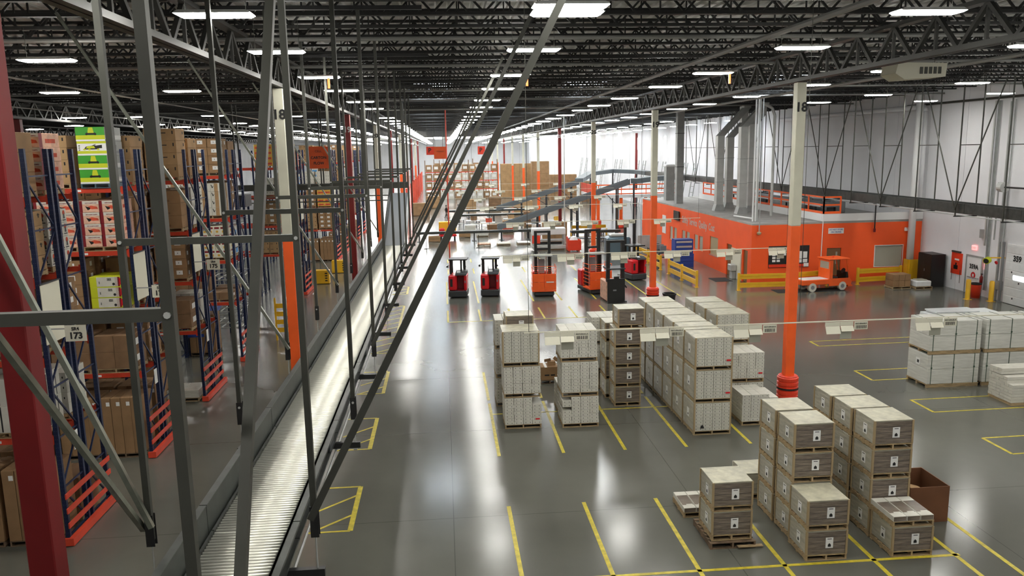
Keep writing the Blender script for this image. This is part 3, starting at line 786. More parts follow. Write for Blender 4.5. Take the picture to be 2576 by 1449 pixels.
# grey rows in front
for k in range(2): grey_load(8.10, 15.93, .70*k, f'{["bottom", "top"][k]} of the two high stack at the front of the inner row')
for r in range(2):
    for k in range(4): grey_load(8.17 - .02*r, 16.88 + .99*r, .70*k, f'{["lowest", "second", "third", "topmost"][k]} of the {["inner row stack right behind the front pair", "inner row stack further back"][r]}')
grey_load(7.95, 19.1, 0, 'low one at the back end of the inner row', white=True)
grey_load(10.03, 15.87, 0, 'bearing the low tile pallet, at the front of the outer row')
for r in range(3):
    for k in range(4): grey_load(10.02 - .04*r, 16.84 + .955*r, .70*k, f'{["lowest", "second", "third", "topmost"][k]} of the {["first", "second", "third"][r]} four high stack in the outer row')
white_load(10.2, 20.6, 0, 'part hidden load at the back of the outer row', nz=8)
# lone stack on broken pallets
for k in range(2): grey_load(6.27, 16.75, .165 + .70*k, f'{["bottom", "top"][k]} of the lone pair standing on a broken pallet')
t = thing('broken_pallet', 'worn dark wooden pallet with a loose board under the lone grey pair', 'pallet', (6.28, 16.85, 0))
pallet(t, 1.06, 1.25, 'wood_dark', .15)
MB().bar((.1, -.66, .06), (.68, -.64, .05), .1, .02).build('loose_board', 'wood', t)
def tile_pallet(x, y, z, lab, n):
    t = thing('tile_pallet', lab, 'pallet load', (x, y, z))
    pallet(t, .95, .95, 'wood')
    for i in range(3):
        for j in range(n):
            b = MB().box(-.15, -.47, 0, .15, .47, .12, c=.006)
            b.quad((-.14, -.3, .1215), (.14, -.3, .1215), (.14, .25, .1215), (-.14, .25, .1215), 1); b.quad((-.14, -.4715, .01), (.14, -.4715, .01), (.14, -.4715, .11), (-.14, -.4715, .11), 1)
            b.quad((-.04, -.42, .1222), (.12, -.42, .1222), (.12, -.25, .1222), (-.04, -.25, .1222), 0)
            b.build('flat_carton', ['carton_white', 'wrap_brown'], t, (-.312 + .312*i, 0, .133 + .122*j))
tile_pallet(10.02, 15.9, .70, 'low pallet of flat tile cartons lying on the front grey load of the outer row', 1)
tile_pallet(6.1, 18.3, 0, 'low pallet of flat white and brown cartons behind the lone grey pair', 1)
# open brown bin
t = thing('open_carton', 'large open brown corrugated bin beside the outer grey row', 'carton', (11.32, 17.45, 0))
w, d, h = .98, 1.15, .9
MB().box(-w/2, -d/2, .0, w/2, -d/2 + .02, h).build('wall_panel', 'brown_bin', t); MB().box(-w/2, d/2 - .02, 0, w/2, d/2, h).build('wall_panel', 'brown_bin', t)
MB().box(-w/2, -d/2 + .021, 0, -w/2 + .02, d/2 - .021, h).build('wall_panel', 'brown_bin', t); MB().box(w/2 - .02, -d/2 + .021, 0, w/2, d/2 - .021, h).build('wall_panel', 'brown_bin', t)
MB().box(-w/2 + .021, -d/2 + .021, .0, w/2 - .021, d/2 - .021, .03).build('bottom_panel', 'brown_bin', t)
tag(MB().lathe([(0, .0), (.3, .0), (.34, .05), (.34, .50), (.30, .56), (0, .58)], 24).build('cardboard_drum', 'carton_light', None, (11.2, 17.5, .035), True), 'round tan drum inside the open brown bin', 'drum')
# small brown carton between the white stacks
t = thing('brown_carton', 'brown printed carton on a dark skid between the two white stacks', 'carton', (3.9, 29.9, 0))
pallet(t, .75, .75, 'wood_dark'); MB().cb(0, 0, .135, .68, .66, .52, c=.01).box(-.2, -.334, .3, -.02, -.331, .36, 1).box(.04, -.334, .3, .2, -.331, .36, 1).box(-.2, -.331, .64, -.1, .32, .657, 2).build('carton', ['carton', 'ink', 'paper'], t)
t = thing('small_open_box', 'small open box with raised flaps on the brown carton', 'box', (4.0, 29.9, .66))
MB().cb(0, 0, 0, .3, .25, .16).build('body', 'carton', t)
MB().bar((-.15, -.125, .16), (-.17, -.14, .28), .26, .01, up=(0, 1, 0)).build('flap', 'carton_dark', t); MB().bar((.15, 0, .16), (.24, 0, .26), .24, .01, up=(0, 1, 0)).build('flap', 'carton', t)

# strapped door packs by the wall
def door_pack(x, y, z, lab, wrapped=True, n=3):
    t = thing('strapped_load', f'long white strapped pack, {lab}', 'pallet load', (x, y, z))
    b = MB()
    for yy in (-.6, 0, .6): b.box(-1.0, yy - .05, 0, 1.0, yy + .05, .1)
    b.box(-1.02, -.66, .1, 1.02, .66, .125).build('skid', 'wood', t)
    for k in range(2):
        for i in range(2):
            MB().box(-1.0 + i*1.0 + .004, -.64, .13 + .56*k, i*1.0 - .004, .64, .13 + .56*(k + 1) - .006, c=.012).build('slab_carton', 'door_pack', t)
    for x_ in (-.86, .0, .80):
        MB().box(x_ - .012, -.648, .1, x_ + .012, -.642, 1.255).box(x_ - .012, -.648, 1.25, x_ + .012, .648, 1.256).box(x_ - .03, -.656, .72, x_ + .03, -.648, .78).build('strap', 'strap_green', t)
    MB().box(-1.012, -.15, .75, -1.003, .1, 1.0).box(-1.014, -.1, .82, -1.012, .02, .93, 1).build('tag', ['paper', 'ink'], t)
    return t
for i in range(3):
    for k in range(2): door_pack(18.62 + 2.16*i, 27.6, 1.262*k, f'{["bottom", "top"][k]} of the {["first", "second", "third"][i]} strapped pair from the floor lines')
t = thing('timber_load', 'stepped pack of white mouldings with a dark strap beside the strapped packs', 'pallet load', (20.2, 25.2, 0))
MB().box(-1.0, -.6, 0, 1.0, .6, .1).build('skid', 'wood', t)
for (a, z0, z1) in ((-.6, .1, .72), (-.32, .725, .95), (-.02, .955, 1.15)):
    y = a
    while y < .58:
        z = z0
        while z < z1 - .05: MB().box(-1.0 + random.uniform(-.03, .0), y + .003, z + .003, 1.0, min(.6, y + .2) - .003, z + .10).build('moulding_box', 'carton_white', t); z += .105
        y += .2
MB().box(-.55, -.608, .1, -.52, -.602, .71).build('strap', 'strap_black', t)
t = thing('panel_stack', 'low pile of white flat panels lying behind the strapped packs', 'panels', (26.0, 37.7, 0))
pallet(t, 3.2, 1.3, 'wood')
for k, (dx, w_) in enumerate(((0, 3.2), (.05, 3.3), (-.1, 3.0), (.3, 3.2), (-.25, 2.3))):
    MB().box(dx - w_/2, -.65 + .05*k, .135 + .075*k, dx + w_/2, .68 - .03*k, .135 + .075*k + .07, c=.01).build('panel', 'sheet_white', t)

# ------------------------------------------------------------------ hanging location labels on wires
nlab = 0
def label_rail(y, z, x0, x1, first, step, n, words, far=False):
    t = thing('label_rail', f'thin pale rail strung across the floor, {words}', 'rail', (0, y, z))
    MB().box(x0, -.01, -.012, x1, .01, .012).build('wire_rail', 'cream', t)
    for x in (x0 + .1, (x0 + x1)/2, x1 - .1): MB().tube((x, 0, .012), (x, 0, 12.05 - z), .006, 5).build('suspension_wire', 'steel', t)
    order = ['first', 'second', 'third', 'fourth', 'fifth', 'sixth', 'seventh', 'eighth']
    for i in range(n):
        x = first + i*step
        c = thing('hanging_label', f'hanging bin location label, {order[i]} along the rail {words}', 'label', (x, y - .012, z), 0, 'location labels over the floor lanes')
        for k, (dx, wd) in enumerate(((0, .33), (.335, .29))):
            MB().box(dx, -.012, -.10, dx + wd, -.006, -.016).build('holder', 'cream', c)
            q = MB().bar((dx + wd/2, -.01, -.105), (dx + wd/2, -.08, -.26 + .05*k), wd - .01, .004, up=(0, -1, .3)).build('blank_card', 'cream', c)
        MB().box(.36, .03, -.40, .62, .034, -.2).build('back_card', 'window_grey', c)
        b = MB().box(.64, -.03, -.19, .94, -.024, -.015)
        xx = .68
        while xx < .9: wv = random.choice((.006, .01, .014)); b.box(xx, -.033, -.17, xx + wv, -.030, -.10, 1); xx += wv + .011
        b.build('barcode_card', ['cream', 'ink'], c)
        if not far: text('RDT-094-0%d-A' % (i + 1), .042, 'ink', c, (.79, -.034, -.06))
label_rail(16.0, 5.24, 1.58, 13.4, 2.0, 2.02, 5, 'over the front grey loads')
label_rail(28.0, 5.26, 1.5, 12.6, 2.05, 1.95, 6, 'over the white stacks')
label_rail(41.0, 5.24, 1.4, 13.5, 3.2, 1.95, 5, 'just this side of the parked trucks', True)
label_rail(53.0, 5.24, 1.4, 13.5, 2.4, 3.0, 4, 'beyond the parked trucks', True)
label_rail(63.0, 5.24, 0, 15, 2.4, 3.2, 4, 'over the first cross conveyor', True)
label_rail(74.0, 5.24, 0, 16, 1.4, 3.4, 4, 'over the belt incline foot', True)
label_rail(88.0, 5.24, 0, 17, 1.4, 3.6, 4, 'far down the hall', True)
# ================================================================== lift trucks
def reach_truck(x, y, rz, lab, mast_h=2.3, tall=False):
    t = thing('reach_truck', lab, 'lift truck', (x, y, 0), rz); t.scale = (1.08, 1.05, 1.0)
    MB().box(-.53, -.62, .06, .53, .62, .46, c=.05).build('skirt', 'charcoal', t)
    b = MB().box(-.52, -.60, .465, -.05, .60, 1.42, c=.07).box(.36, -.60, .465, .52, .60, 1.42, c=.05).box(-.05, .05, .465, .36, .60, 1.36, c=.02)
    b.build('body', 'red', t)
    MB().box(-.045, -.585, .465, .355, .04, .50).box(-.045, .03, .5, .355, .045, 1.2).build('operator_step', 'maroon', t)
    n = MB().prism([(-.60, 1.42), (.55, 1.42), (.55, 1.60), (-.2, 1.62), (-.58, 1.50)], 'x', -.12, .50).build('console', 'charcoal', t)
    MB().quad((-.05, -.42, 1.562), (.16, -.42, 1.562), (.16, -.22, 1.628), (-.05, -.22, 1.628)).build('display', 'sheet_white', n)
    MB().prism([(-.603, .72), (-.603, 1.2), (-.61, 1.2), (-.61, .72)], 'x', -.42, -.28).build('side_pocket', 'black', t)
    MB().box(.40, -.612, .95, .47, -.603, 1.1).build('label_plate', 'grey', t)
    for xx in (-.44, .30) if not tall else (-.36, .30): MB().box(xx - .07, .63, .1, xx + .07, .78, mast_h if not tall else 4.05).build('mast_rail', 'black', t)
    if tall: MB().box(-.43, .66, 3.85, .37, .74, 4.05).build('mast_crosshead', 'black', t)
    for xx, yy in ((-.42, -.05), (.18, -.05)): MB().box(xx - .05, yy - .05, 1.43, xx + .05, yy + .05, mast_h).build('guard_post', 'black', t)
    MB().box(-.5, -.35, mast_h + .002, .55, .62, mast_h + .09, c=.02).build('overhead_guard', 'black', t)
    for xx in (-.6, .42):
        p = MB().tube((xx*.8, -.1, 1.98), (xx, -.12, 1.98), .012, 6).build('mirror_arm', 'black', t)
        MB().tube((xx, -.12, 1.90), (xx, -.16, 1.90), .06, 12).build('mirror', 'black', p)
    MB().tube((-.1, .0, 1.55), (-.12, -.05, 1.9), .015, 6).build('control_lever', 'black', t)
    for xx in (-.25, .25): MB().box(xx - .06, .79, .05, xx + .06, 1.9, .1).build('fork', 'black', t)
    for xx in (-.36, .36): MB().tube((xx - .08, .3, .14), (xx + .08, .3, .14), .14, 14).build('wheel', 'rubber', t)
    return t
reach_truck(.78, 48.9, -.12, 'red stand-up reach truck parked closest to the roller conveyor')
reach_truck(2.77, 48.95, -.12, 'red stand-up reach truck parked second from the roller conveyor')
reach_truck(13.0, 53.2, .25, 'red reach truck with tall raised mast beside column 19', tall=True)

def order_picker(x, y, rz, lab):
    t = thing('order_picker', lab, 'lift truck', (x, y, 0), rz); t.scale = (1.06, 1, 1.0)
    MB().box(-.58, -.55, .05, .58, 1.75, .30, c=.04).build('chassis', 'charcoal', t)
    MB().box(-.58, 1.0, .305, .58, 1.72, 1.35, c=.06).build('power_unit', 'red', t)
    for xx in (-.40, .40):
        MB().box(xx - .085, .62, .305, xx + .085, .80, 3.95).build('mast_rail', 'black', t)
        MB().tube((xx*.55, .7, .31), (xx*.55, .7, 2.6), .035, 8).build('lift_cylinder', 'galv', t)
    for z in (3.82, 2.75): MB().box(-.48, .64, z, .48, .78, z + .13).build('mast_crossbar', 'black', t)
    MB().box(-.52, -.3, 2.45, .52, .55, 2.52).build('overhead_guard', 'galv_dull', t)
    for xx in (-.48, .48): MB().box(xx - .025, .50, .55, xx + .025, .55, 2.45).build('guard_post', 'charcoal', t)
    MB().box(-.28, .52, 1.3, .1, .56, 2.2).build('control_tower', 'grey', t)
    p = MB().box(-.70, -.62, .32, .70, .50, .40).build('platform', 'orange', t)
    for i in range(2):
        for j in range(2): MB().box(-.70 + .7*i + .008, -.645, .42 + .5*j, .7*i - .008, -.62, .42 + .5*(j + 1) - .016).build('front_panel', 'orange', t)
    b = MB()
    for xx in (-.70, .67): b.box(xx, -.62, 1.42, xx + .03, -.59, 1.9)
    b.box(-.70, -.62, 1.87, .70, -.59, 1.9).box(-.70, -.62, 1.40, .70, -.59, 1.43)
    for sx in (-.70, .68):
        b.box(sx, -.59, 1.87, sx + .02, .5, 1.9)
        for k in range(6): b.box(sx, -.6, .5 + .22*k, sx + .02, .5, .53 + .22*k)
        b.box(sx, .47, .4, sx + .02, .5, 1.9)
    for k in range(3): b.box(-.70, -.615, 1.52 + .11*k, .70, -.6, 1.535 + .11*k)
    b.build('cage_rail', 'orange', t)
    MB().box(.12, -.66, .88, .55, -.647, .95).build('label_plate', 'paper', t)
    for xx in (-.45, .45): MB().tube((xx - .07, -.35, .12), (xx + .07, -.35, .12), .12, 14).build('wheel', 'rubber', t)
    return t
order_picker(6.05, 48.4, -.05, 'orange cage order picker parked facing the grey floor, third truck from the conveyor')
order_picker(9.45, 48.6, .22, 'orange cage order picker turned aside behind the black mast truck')

t = thing('mast_truck', 'truck with tall black double mast and black front plate facing the camera', 'lift truck', (9.92, 45.5, 0), .06)
MB().box(-.52, -.34, .05, .52, -.2, 1.42, c=.02).build('front_plate', 'black', t)
MB().box(-.56, -.19, .08, -.30, 1.3, 1.25, c=.05).build('body', 'pink', t); MB().box(-.29, .1, .08, .5, 1.3, 1.2, c=.05).build('body_hood', 'red', t)
for xx in (-.44, .44): MB().box(xx - .10, -.16, .3, xx + .10, .05, 3.62).build('mast_rail', 'black', t)
MB().box(-.54, -.15, 3.52, .54, .04, 3.66).build('mast_crosshead', 'black', t)
MB().box(-.52, -.3, 1.95, .56, .8, 2.03).build('overhead_guard', 'charcoal', t)
MB().box(-.56, -.5, .02, .6, -.345, .09).build('fork_carriage', 'black', t)
MB().box(-.15, -.36, 1.42, .15, -.26, 1.55).build('lift_chain_guard', 'black', t)
MB().tube((.53, -.25, 1.0), (.64, -.25, .85), .04, 8).build('hose', 'rubber', t)
MB().box(-.2, -.348, .7, .0, -.342, .78).build('label_plate', 'grey', t)

# ------------------------------------------------------------------ orange burden carrier
t = thing('burden_carrier', 'orange cab burden carrier cart parked before the orange office', 'cart', (23.3, 47.05, 0), .16)
b = MB().box(-1.65, -.55, .42, .75, .55, .74, c=.03).build('bed', 'orange', t)
MB().box(-1.55, -.48, .742, .2, .45, .752).build('deck_mat', 'sheet_white', b)
MB().prism([(.20, .30), (1.75, .30), (1.80, .55), (1.65, .75), (.20, .75)], 'y', -.57, -.50).prism([(.20, .30), (1.75, .30), (1.80, .55), (1.65, .75), (.20, .75)], 'y', .50, .57).build('cab_side', 'orange', t)
MB().box(.20, -.57, .76, .28, .57, 1.35).box(.20, -.57, 1.35, .28, -.45, 1.90).box(.20, .45, 1.35, .28, .57, 1.90).box(.2, -.45, 1.8, .28, .45, 1.90).box(.285, -.57, .76, .42, -.53, 1.90).build('cab_back', 'orange', t)
MB().box(.225, -.45, 1.35, .25, .45, 1.80).build('rear_window', 'window_grey', t)
for yy in (-.53, .53): MB().bar((1.62, yy, .75), (1.38, yy, 1.92), .05).build('windscreen_post', 'orange', t)
MB().box(.10, -.64, 1.93, 1.55, .64, 2.0, c=.02).build('cab_roof', 'orange', t)
MB().box(.45, -.4, .35, .95, .4, .85, c=.05).box(.43, -.4, .85, .55, .4, 1.35, c=.04).build('seat', 'black', t)
MB().box(1.45, -.45, .35, 1.62, .45, 1.1).build('dashboard', 'black', t); MB().tube((1.44, -.2, 1.15), (1.40, -.2, 1.17), .17, 16).build('steering_wheel', 'black', t)
MB().box(1.55, -.57, .2, 1.88, .57, .3, c=.02).build('bumper', 'orange', t)
MB().lathe([(.05, 0), (.05, .07), (.03, .1), (0, .1)], 12).build('beacon', 'plastic_orange', t, (.8, 0, 2.0))
for xx, yy in ((-.95, -.48), (-.95, .48), (1.15, -.49), (1.15, .49)):
    w_ = MB().tube((xx, yy - .09, .27), (xx, yy + .09, .27), .27, 20).build('wheel', 'tyre_white', t)
    MB().tube((xx, yy - .095, .27), (xx, yy + .095, .27), .13, 14).build('hub', 'grey', w_)
tag(MB().box(-2.6, -.55, .004, 1.7, .65, .012).build('floor_mat', 'rubber'), 'black mat under the orange burden carrier', 'mat').location = (22.9, 46.9, 0)

# ------------------------------------------------------------------ yellow guard rails
def guard_rail(pts, lab, h=1.1):
    t = thing('guard_rail', lab, 'guard rail', (pts[0][0], pts[0][1], 0))
    o = Vector((pts[0][0], pts[0][1], 0))
    for p in pts:
        q = Vector((p[0], p[1], 0)) - o
        MB().box(q.x - .07, q.y - .07, .0, q.x + .07, q.y + .07, h).box(q.x - .13, q.y - .13, 0, q.x + .13, q.y + .13, .02).build('post', 'yellow', t)
    for a, c in zip(pts, pts[1:]):
        a = Vector((*a, 0)) - o; c = Vector((*c, 0)) - o; d = (c - a).normalized()*.075
        for z in (.32, .86):
            bb = MB()
            for dz in (-.09, .09): bb.bar(a + d + Vector((0, 0, z + dz)), c - d + Vector((0, 0, z + dz)), .08, .13)
            bb.bar(a + d + Vector((0, 0, z)), c - d + Vector((0, 0, z)), .04, .1); bb.build('rail', 'yellow', t)
    return t
guard_rail([(16.1, 49.3), (16.0, 52.2), (15.9, 55.0)], 'yellow guard rail closest to the floor mat, along the orange office front')
guard_rail([(15.85, 57.0), (15.8, 60.4), (15.6, 64)], 'yellow guard rail beside the grey desk and blue tool cabinet')
guard_rail([(15.5, 68.5), (15.4, 72.5)], 'yellow guard rail further back beyond the tool cabinet')
guard_rail([(18.3, 47.75), (21.4, 47.7), (24.4, 48.35)], 'yellow guard rail running behind the orange burden carrier')
guard_rail([(26.4, 48.35), (29.5, 48.75)], 'yellow guard rail under the office window by the carton pallet')
guard_rail([(13.2, 82.0), (17.0, 82.2)], 'low yellow barrier far back in front of the mezzanine posts', .6)

# ================================================================== orange office
OX0, OX1, OXM, OY0, OY1, OH = 19.78, 31.28, 24.5, 49.6, 78., 3.87
def wall_holes(name, ax, fixed, thick, a0, a1, z1, holes, m, kind=True):
    """wall along one axis with rectangular openings (a, z, a, z)"""
    b = MB(); cuts = sorted({a0, a1, *[h[0] for h in holes], *[h[2] for h in holes]})
    for u, v in zip(cuts, cuts[1:]):
        mid = (u + v)/2; hs = sorted([(h[1], h[3]) for h in holes if h[0] < mid < h[2]]); z = 0
        for (za, zb_) in hs + [(z1, z1)]:
            if za > z + .001:
                (b.box(u, fixed, z, v, fixed + thick, za) if ax == 'x' else b.box(fixed, u, z, fixed + thick, v, za))
            z = zb_
    o = b.build(name, m)
    return struct(o) if kind else o
FH = [(24.87, 0, 25.85, 2.25), (28.15, .95, 30.05, 2.32)]
wall_holes('wall_office_front', 'x', OY0, .15, OX0, OX1, OH, FH, 'orange_wall')
SH = [(53.1, 0, 54.1, 2.2), (50.2, 0, 51.0, 2.15), (55.9, 1.0, 57.7, 2.35), (59.3, .95, 60.2, 2.1), (60.5, .95, 61.4, 2.1), (62.6, .95, 63.5, 2.1), (63.8, .95, 64.7, 2.1), (66.2, .95, 67.1, 2.1), (67.4, .95, 68.3, 2.1)]
wall_holes('wall_office_side', 'y', OX0, .15, OY0 + .155, OY1, OH, SH, 'orange_wall')
struct(MB().box(OX0, OY0, OH + .002, OXM, OY1, OH + .10).box(OXM, OY0, OH + .002, OX1, OY1, OH + .14).build('ceiling_office', 'roof_grey'))
struct(MB().box(OXM, OY0 - .05, OH + .145, OX1, OY0 + .06, OH + .62).box(OXM - .03, OY0 + .065, OH + .145, OXM + .05, OY1 - 3, OH + .62).build('trim_1', 'white'))
struct(MB().box(OX0 + .3, OY0 + .3, .0, OX1 - .1, OY0 + 5, .005).build('floor_office', 'concrete'))
struct(MB().box(OX0 + .14, OY0 + 4.9, .01, OX1 - .02, OY0 + 5.0, OH - .05).build('wall_office_inner', 'cream'))
# front door, window, boards
d = struct(MB().box(24.9, OY0 + .05, .01, 25.82, OY0 + .11, 2.22).build('door_1', 'door_brown'))
MB().box(25.5, OY0 + .04, 1.2, 25.62, OY0 + .05, 2.0).build('door_glass', 'window_grey', d)
w = struct(MB().box(28.11, OY0 - .03, .91, 30.09, OY0 + .06, .95).box(28.11, OY0 - .03, 2.32, 30.09, OY0 + .06, 2.36).box(28.11, OY0 - .03, .951, 28.149, OY0 + .06, 2.319).box(30.051, OY0 - .03, .951, 30.09, OY0 + .06, 2.319).build('window_office', 'white'))
MB().box(28.16, OY0 + .05, .96, 30.04, OY0 + .06, 2.31).build('window_pane', 'window_grey', w)
t = thing('hanging_notice_board', 'black notice board with white sheets on the orange office front', 'board', (22.3, OY0 - .03, 1.07))
MB().box(-1.36, -.02, 0, 1.36, .02, 1.42).build('backing', 'black', t)
MB().box(-1.34, -.03, .03, 1.0, -.021, .22).build('strip', 'plastic_orange', t); MB().box(1.01, -.03, .03, 1.34, -.021, .26).build('card', 'paper', t)
for (x, z, w_, h_) in [(-1.12 + .3*i, .38 + .2*j, .22, .14) for i in range(2) for j in range(5)] + [(-.5, .8, .3, .38), (.55, .55, .34, .5), (.95, .6, .28, .42), (.55, .3, .34, .22), (.95, .3, .3, .24), (-.1, .4, .3, .4), (-.1, .9, .3, .3)]:
    MB().box(x, -.03, z, x + w_, -.021, z + h_).build('sheet', 'paper', t)
t = thing('warning_sign', 'white sign reading DO NOT STORE ON CEILING', 'sign', (25.42, OY0 - .02, 3.2))
MB().box(-.52, -.01, 0, .52, .01, .36).build('plate', 'paper', t)
text('DO NOT STORE', .125, 'blue', t, (0, -.014, .255), bold=.003); text('ON CEILING', .125, 'blue', t, (0, -.014, .10), bold=.003)
t = thing('wall_mount_light', 'small white twin emergency light high on the orange office front', 'light', (30.25, OY0 - .06, 3.25))
MB().box(-.18, -.05, 0, .12, .05, .14, c=.01).build('body', 'white', t)
for x in (-.12, .08): MB().tube((x, -.06, .18), (x, .04, .18), .06, 10).build('head', 'white', t)
tag(MB().path([(24.5, OY0 - .04, OH + .2), (24.5, OY0 - .04, OH - .08), (24.45, OY0 - .04, 0.01)], .03).build('conduit', 'white'), 'white conduit running down the orange office front', 'conduit')
t = thing('hanging_hook', 'short black hook pole hanging before the orange office front', 'hook', (27.9, OY0 - .25, 3.2))
MB().box(-.03, -.03, .3, .03, .03, 1.9).build('pole', 'black', t); MB().cb(0, 0, .05, .14, .1, .25, c=.02).build('head', 'maroon', t); MB().box(-.03, .0, 1.84, .03, .3, 1.9).build('arm', 'black', t)
# side wall fittings
for i, h in enumerate(SH[2:]):
    w = struct(MB().box(OX0 + .06, h[0], h[1], OX0 + .08, h[2], h[3]).build(f'window_side_{i+1}', 'window_tan' if i == 0 else 'window_grey'))
    MB().box(OX0 - .02, h[0] - .04, h[1] - .05, OX0 + .05, h[2] + .04, h[1] - .002).build('sill', 'orange_wall' if i else 'grey', w)
for i, h in enumerate(SH[:2]): struct(MB().box(OX0 + .08, h[0] + .01, .01, OX0 + .12, h[2] - .01, h[3] - .01).build(f'door_{i+2}', 'door_brown'))
t = thing('wall_screen', 'black screen tilted out high on the orange office side', 'screen', (OX0 - .12, 66.0, 2.85))
MB().bar((0, -.75, .35), (0, .75, .35), .07, .78).build('panel', 'black', t); MB().box(.04, -.1, .2, .118, .1, .5).build('bracket', 'charcoal', t)
t = thing('wall_lettering', 'grey lettering Safety Service Quality Cost on the orange office side', 'lettering', (OX0 - .006, 60.7, 2.98))
text('Safety  Service  Quality  Cost', .78, 'galv', t, (0, 0, 0), (PI/2, 0, -PI/2), bold=.01, xs=.86)
tag(MB().box(OX0 - .04, 69.5, 1.3, OX0 - .005, 70.6, 2.9).build('hanging_poster', 'sheet_white'), 'tall pale poster on the orange office side', 'poster')
t = thing('drinking_fountain', 'grey drinking fountain beside the pale partition on the office side', 'fountain', (OX0 - .38, 52.2, 0))
MB().box(-.1, -.35, .55, .29, .35, 1.0, c=.04).build('basin', 'galv', t); MB().box(-.0, -.25, .0, .29, .25, .545, c=.03).build('cabinet', 'galv_dull', t)
tag(MB().box(OX0 - .08, 51.2, 0.01, OX0 - .01, 53.0, 2.05).build('partition', 'cream'), 'pale cream partition panel on the office side wall', 'partition')
tag(MB().box(-.6, -.75, .003, .6, .75, .015).build('door_mat', 'rubber'), 'black door mat on the floor by the office corner', 'mat').location = (18.6, 51.9, 0)
# roof equipment
for i, (x, y, zt, sh) in enumerate(((21.4, 60.6, 9.7, 2.0), (22.9, 62.6, 9.6, 1.1), (22.0, 57.4, 10.3, 1.5), (23.2, 58.8, 10.5, .7))):
    t = thing('air_duct', f'galvanised square duct rising from the office roof, {["tallest elbow toward the white wall", "second, set back behind the first", "third, closer to the camera", "fourth, beside the pale pipe"][i]}', 'duct', (x, y, OH + .103))
    zz = 0; top = zt - OH - .1
    MB().prism([(-.42, 0), (.42, 0), (.28, .5), (-.28, .5)], 'y', -.32, .32).build('base_flare', 'galv_dull', t)
    MB().box(-.27, -.27, .5, .27, .27, top).build('riser', 'galv', t)
    for q in (2.2, 4.0): MB().box(-.29, -.29, q, .29, .29, q + .05).build('flange', 'galv_dull', t)
    b = MB(); b.prism([(-.27, top), (.27, top), (sh + .27, top + sh*1.05), (sh - .27, top + sh*1.05)], 'y', -.27, .27); b.build('elbow', 'galv_dull', t)
    if zt + sh < 12: MB().box(sh - .27, -.27, top + sh*1.05, sh + .27, .27, 12.0 - OH - .1).build('upper_riser', 'galv', t)
t = thing('vent_stack', 'plain grey square stack rising far back on the office roof', 'duct', (20.9, 69.5, OH + .103))
MB().box(-.3, -.3, 0, .3, .3, 8.0).build('riser', 'galv_dull', t)
for q in (3.2, 6.1): MB().box(-.32, -.32, q, .32, .32, q + .05).build('flange', 'steel', t)
t = thing('vent_box', 'grey roof cabinet with white cap beyond the office roof', 'vent', (21.3, 74, OH + .103))
MB().box(-.4, -.4, 0, .4, .4, 3.1).build('body', 'galv_dull', t); MB().cb(0, 0, 3.1, .9, .9, .25, c=.08).build('cap', 'white', t)
t = thing('service_pipe', 'tall white pipes with a dome camera at the office corner', 'pipe', (20.55, 51.2, 0))
for x in (-.12, .06): MB().tube((x, 0, OH + .11), (x, 0, 12.0), .055, 10).build('riser', 'white', t)
MB().tube((.2, .1, OH + .11), (.2, .1, 12.0), .07, 10).build('riser', 'galv', t)
MB().path([(-.12, 0, OH + .3), (-.5, 2.4, OH + .3)], .06).build('branch', 'white', t)
t = thing('hanging_dome_camera', 'small tan dome camera on a drop pole at the office corner', 'camera', (20.2, 49.45, 3.25))
MB().tube((0, 0, .22), (0, 0, 8.6), .035, 8).build('pole', 'galv_dull', t); MB().lathe([(0, 0), (.1, .03), (.14, .1), (.14, .18), (.05, .22), (0, .22)], 16).build('dome', 'window_tan', t)
tag(MB().path([(23.3, 55.0, OH + .11), (23.3, 55, 11.0), (23.1, 55, 11.5), (22.3, 55, 11.9)], .10, 10).build('bent_duct_pipe', 'galv'), 'bent pale pipe arching to the roof behind the ducts', 'pipe')
# orange mezzanine railing
t = thing('mezzanine_railing', 'orange railing around the upper office deck', 'railing', (0, 0, 0))
rl = [(25.75, OY0 + .2), (OXM + .12, OY0 + .2), (OXM + .12, 74.)]
zb0 = OH + .63
b = MB()
for (p, q) in zip(rl, rl[1:]):
    L = math.hypot(q[0]-p[0], q[1]-p[1]); n = max(1, round(L/2.2))
    for i in range(n + 1):
        x, y = p[0] + (q[0]-p[0])*i/n, p[1] + (q[1]-p[1])*i/n
        MB().box(x - .04, y - .04, OH + .15, x + .04, y + .04, zb0 + 1.1).build('post', 'orange', t)
    for z in (.05, .55, 1.06):
        MB().bar((p[0], p[1], zb0 + z), (q[0], q[1], zb0 + z), .06, .10 if z > .1 else .16).build('rail', 'orange', t)
# conveyor decks seen over the railing
t = thing('deck_conveyor', 'dark conveyor bed with white side strip standing on the upper office deck', 'conveyor', (27.0, 62, OH + .15))
MB().box(-1.0, -9, .62, .6, 9, .82).build('bed', 'grey', t); MB().box(-1.06, -9, .66, -1.01, 9, .88).build('side_strip', 'white', t)
for y in (-8, -4, 0, 4, 8): MB().box(-.95, y - .05, 0, -.85, y + .05, .61).box(.45, y - .05, 0, .55, y + .05, .61).build('leg', 'charcoal', t)
for i, y in enumerate((56, 59.5, 69)):
    t = thing('drive_unit', f'dark motor unit on the upper office deck, {["close behind the railing", "further behind the railing", "far back by the pipes"][i]}', 'machine', (28.6, y, OH + .15))
    MB().cb(0, 0, .0, .8, 1.3, .8, c=.04).build('housing', 'grey', t); MB().tube((-.5, -.5, .7), (-.5, .5, .7), .22, 14).build('motor', 'grey', t)

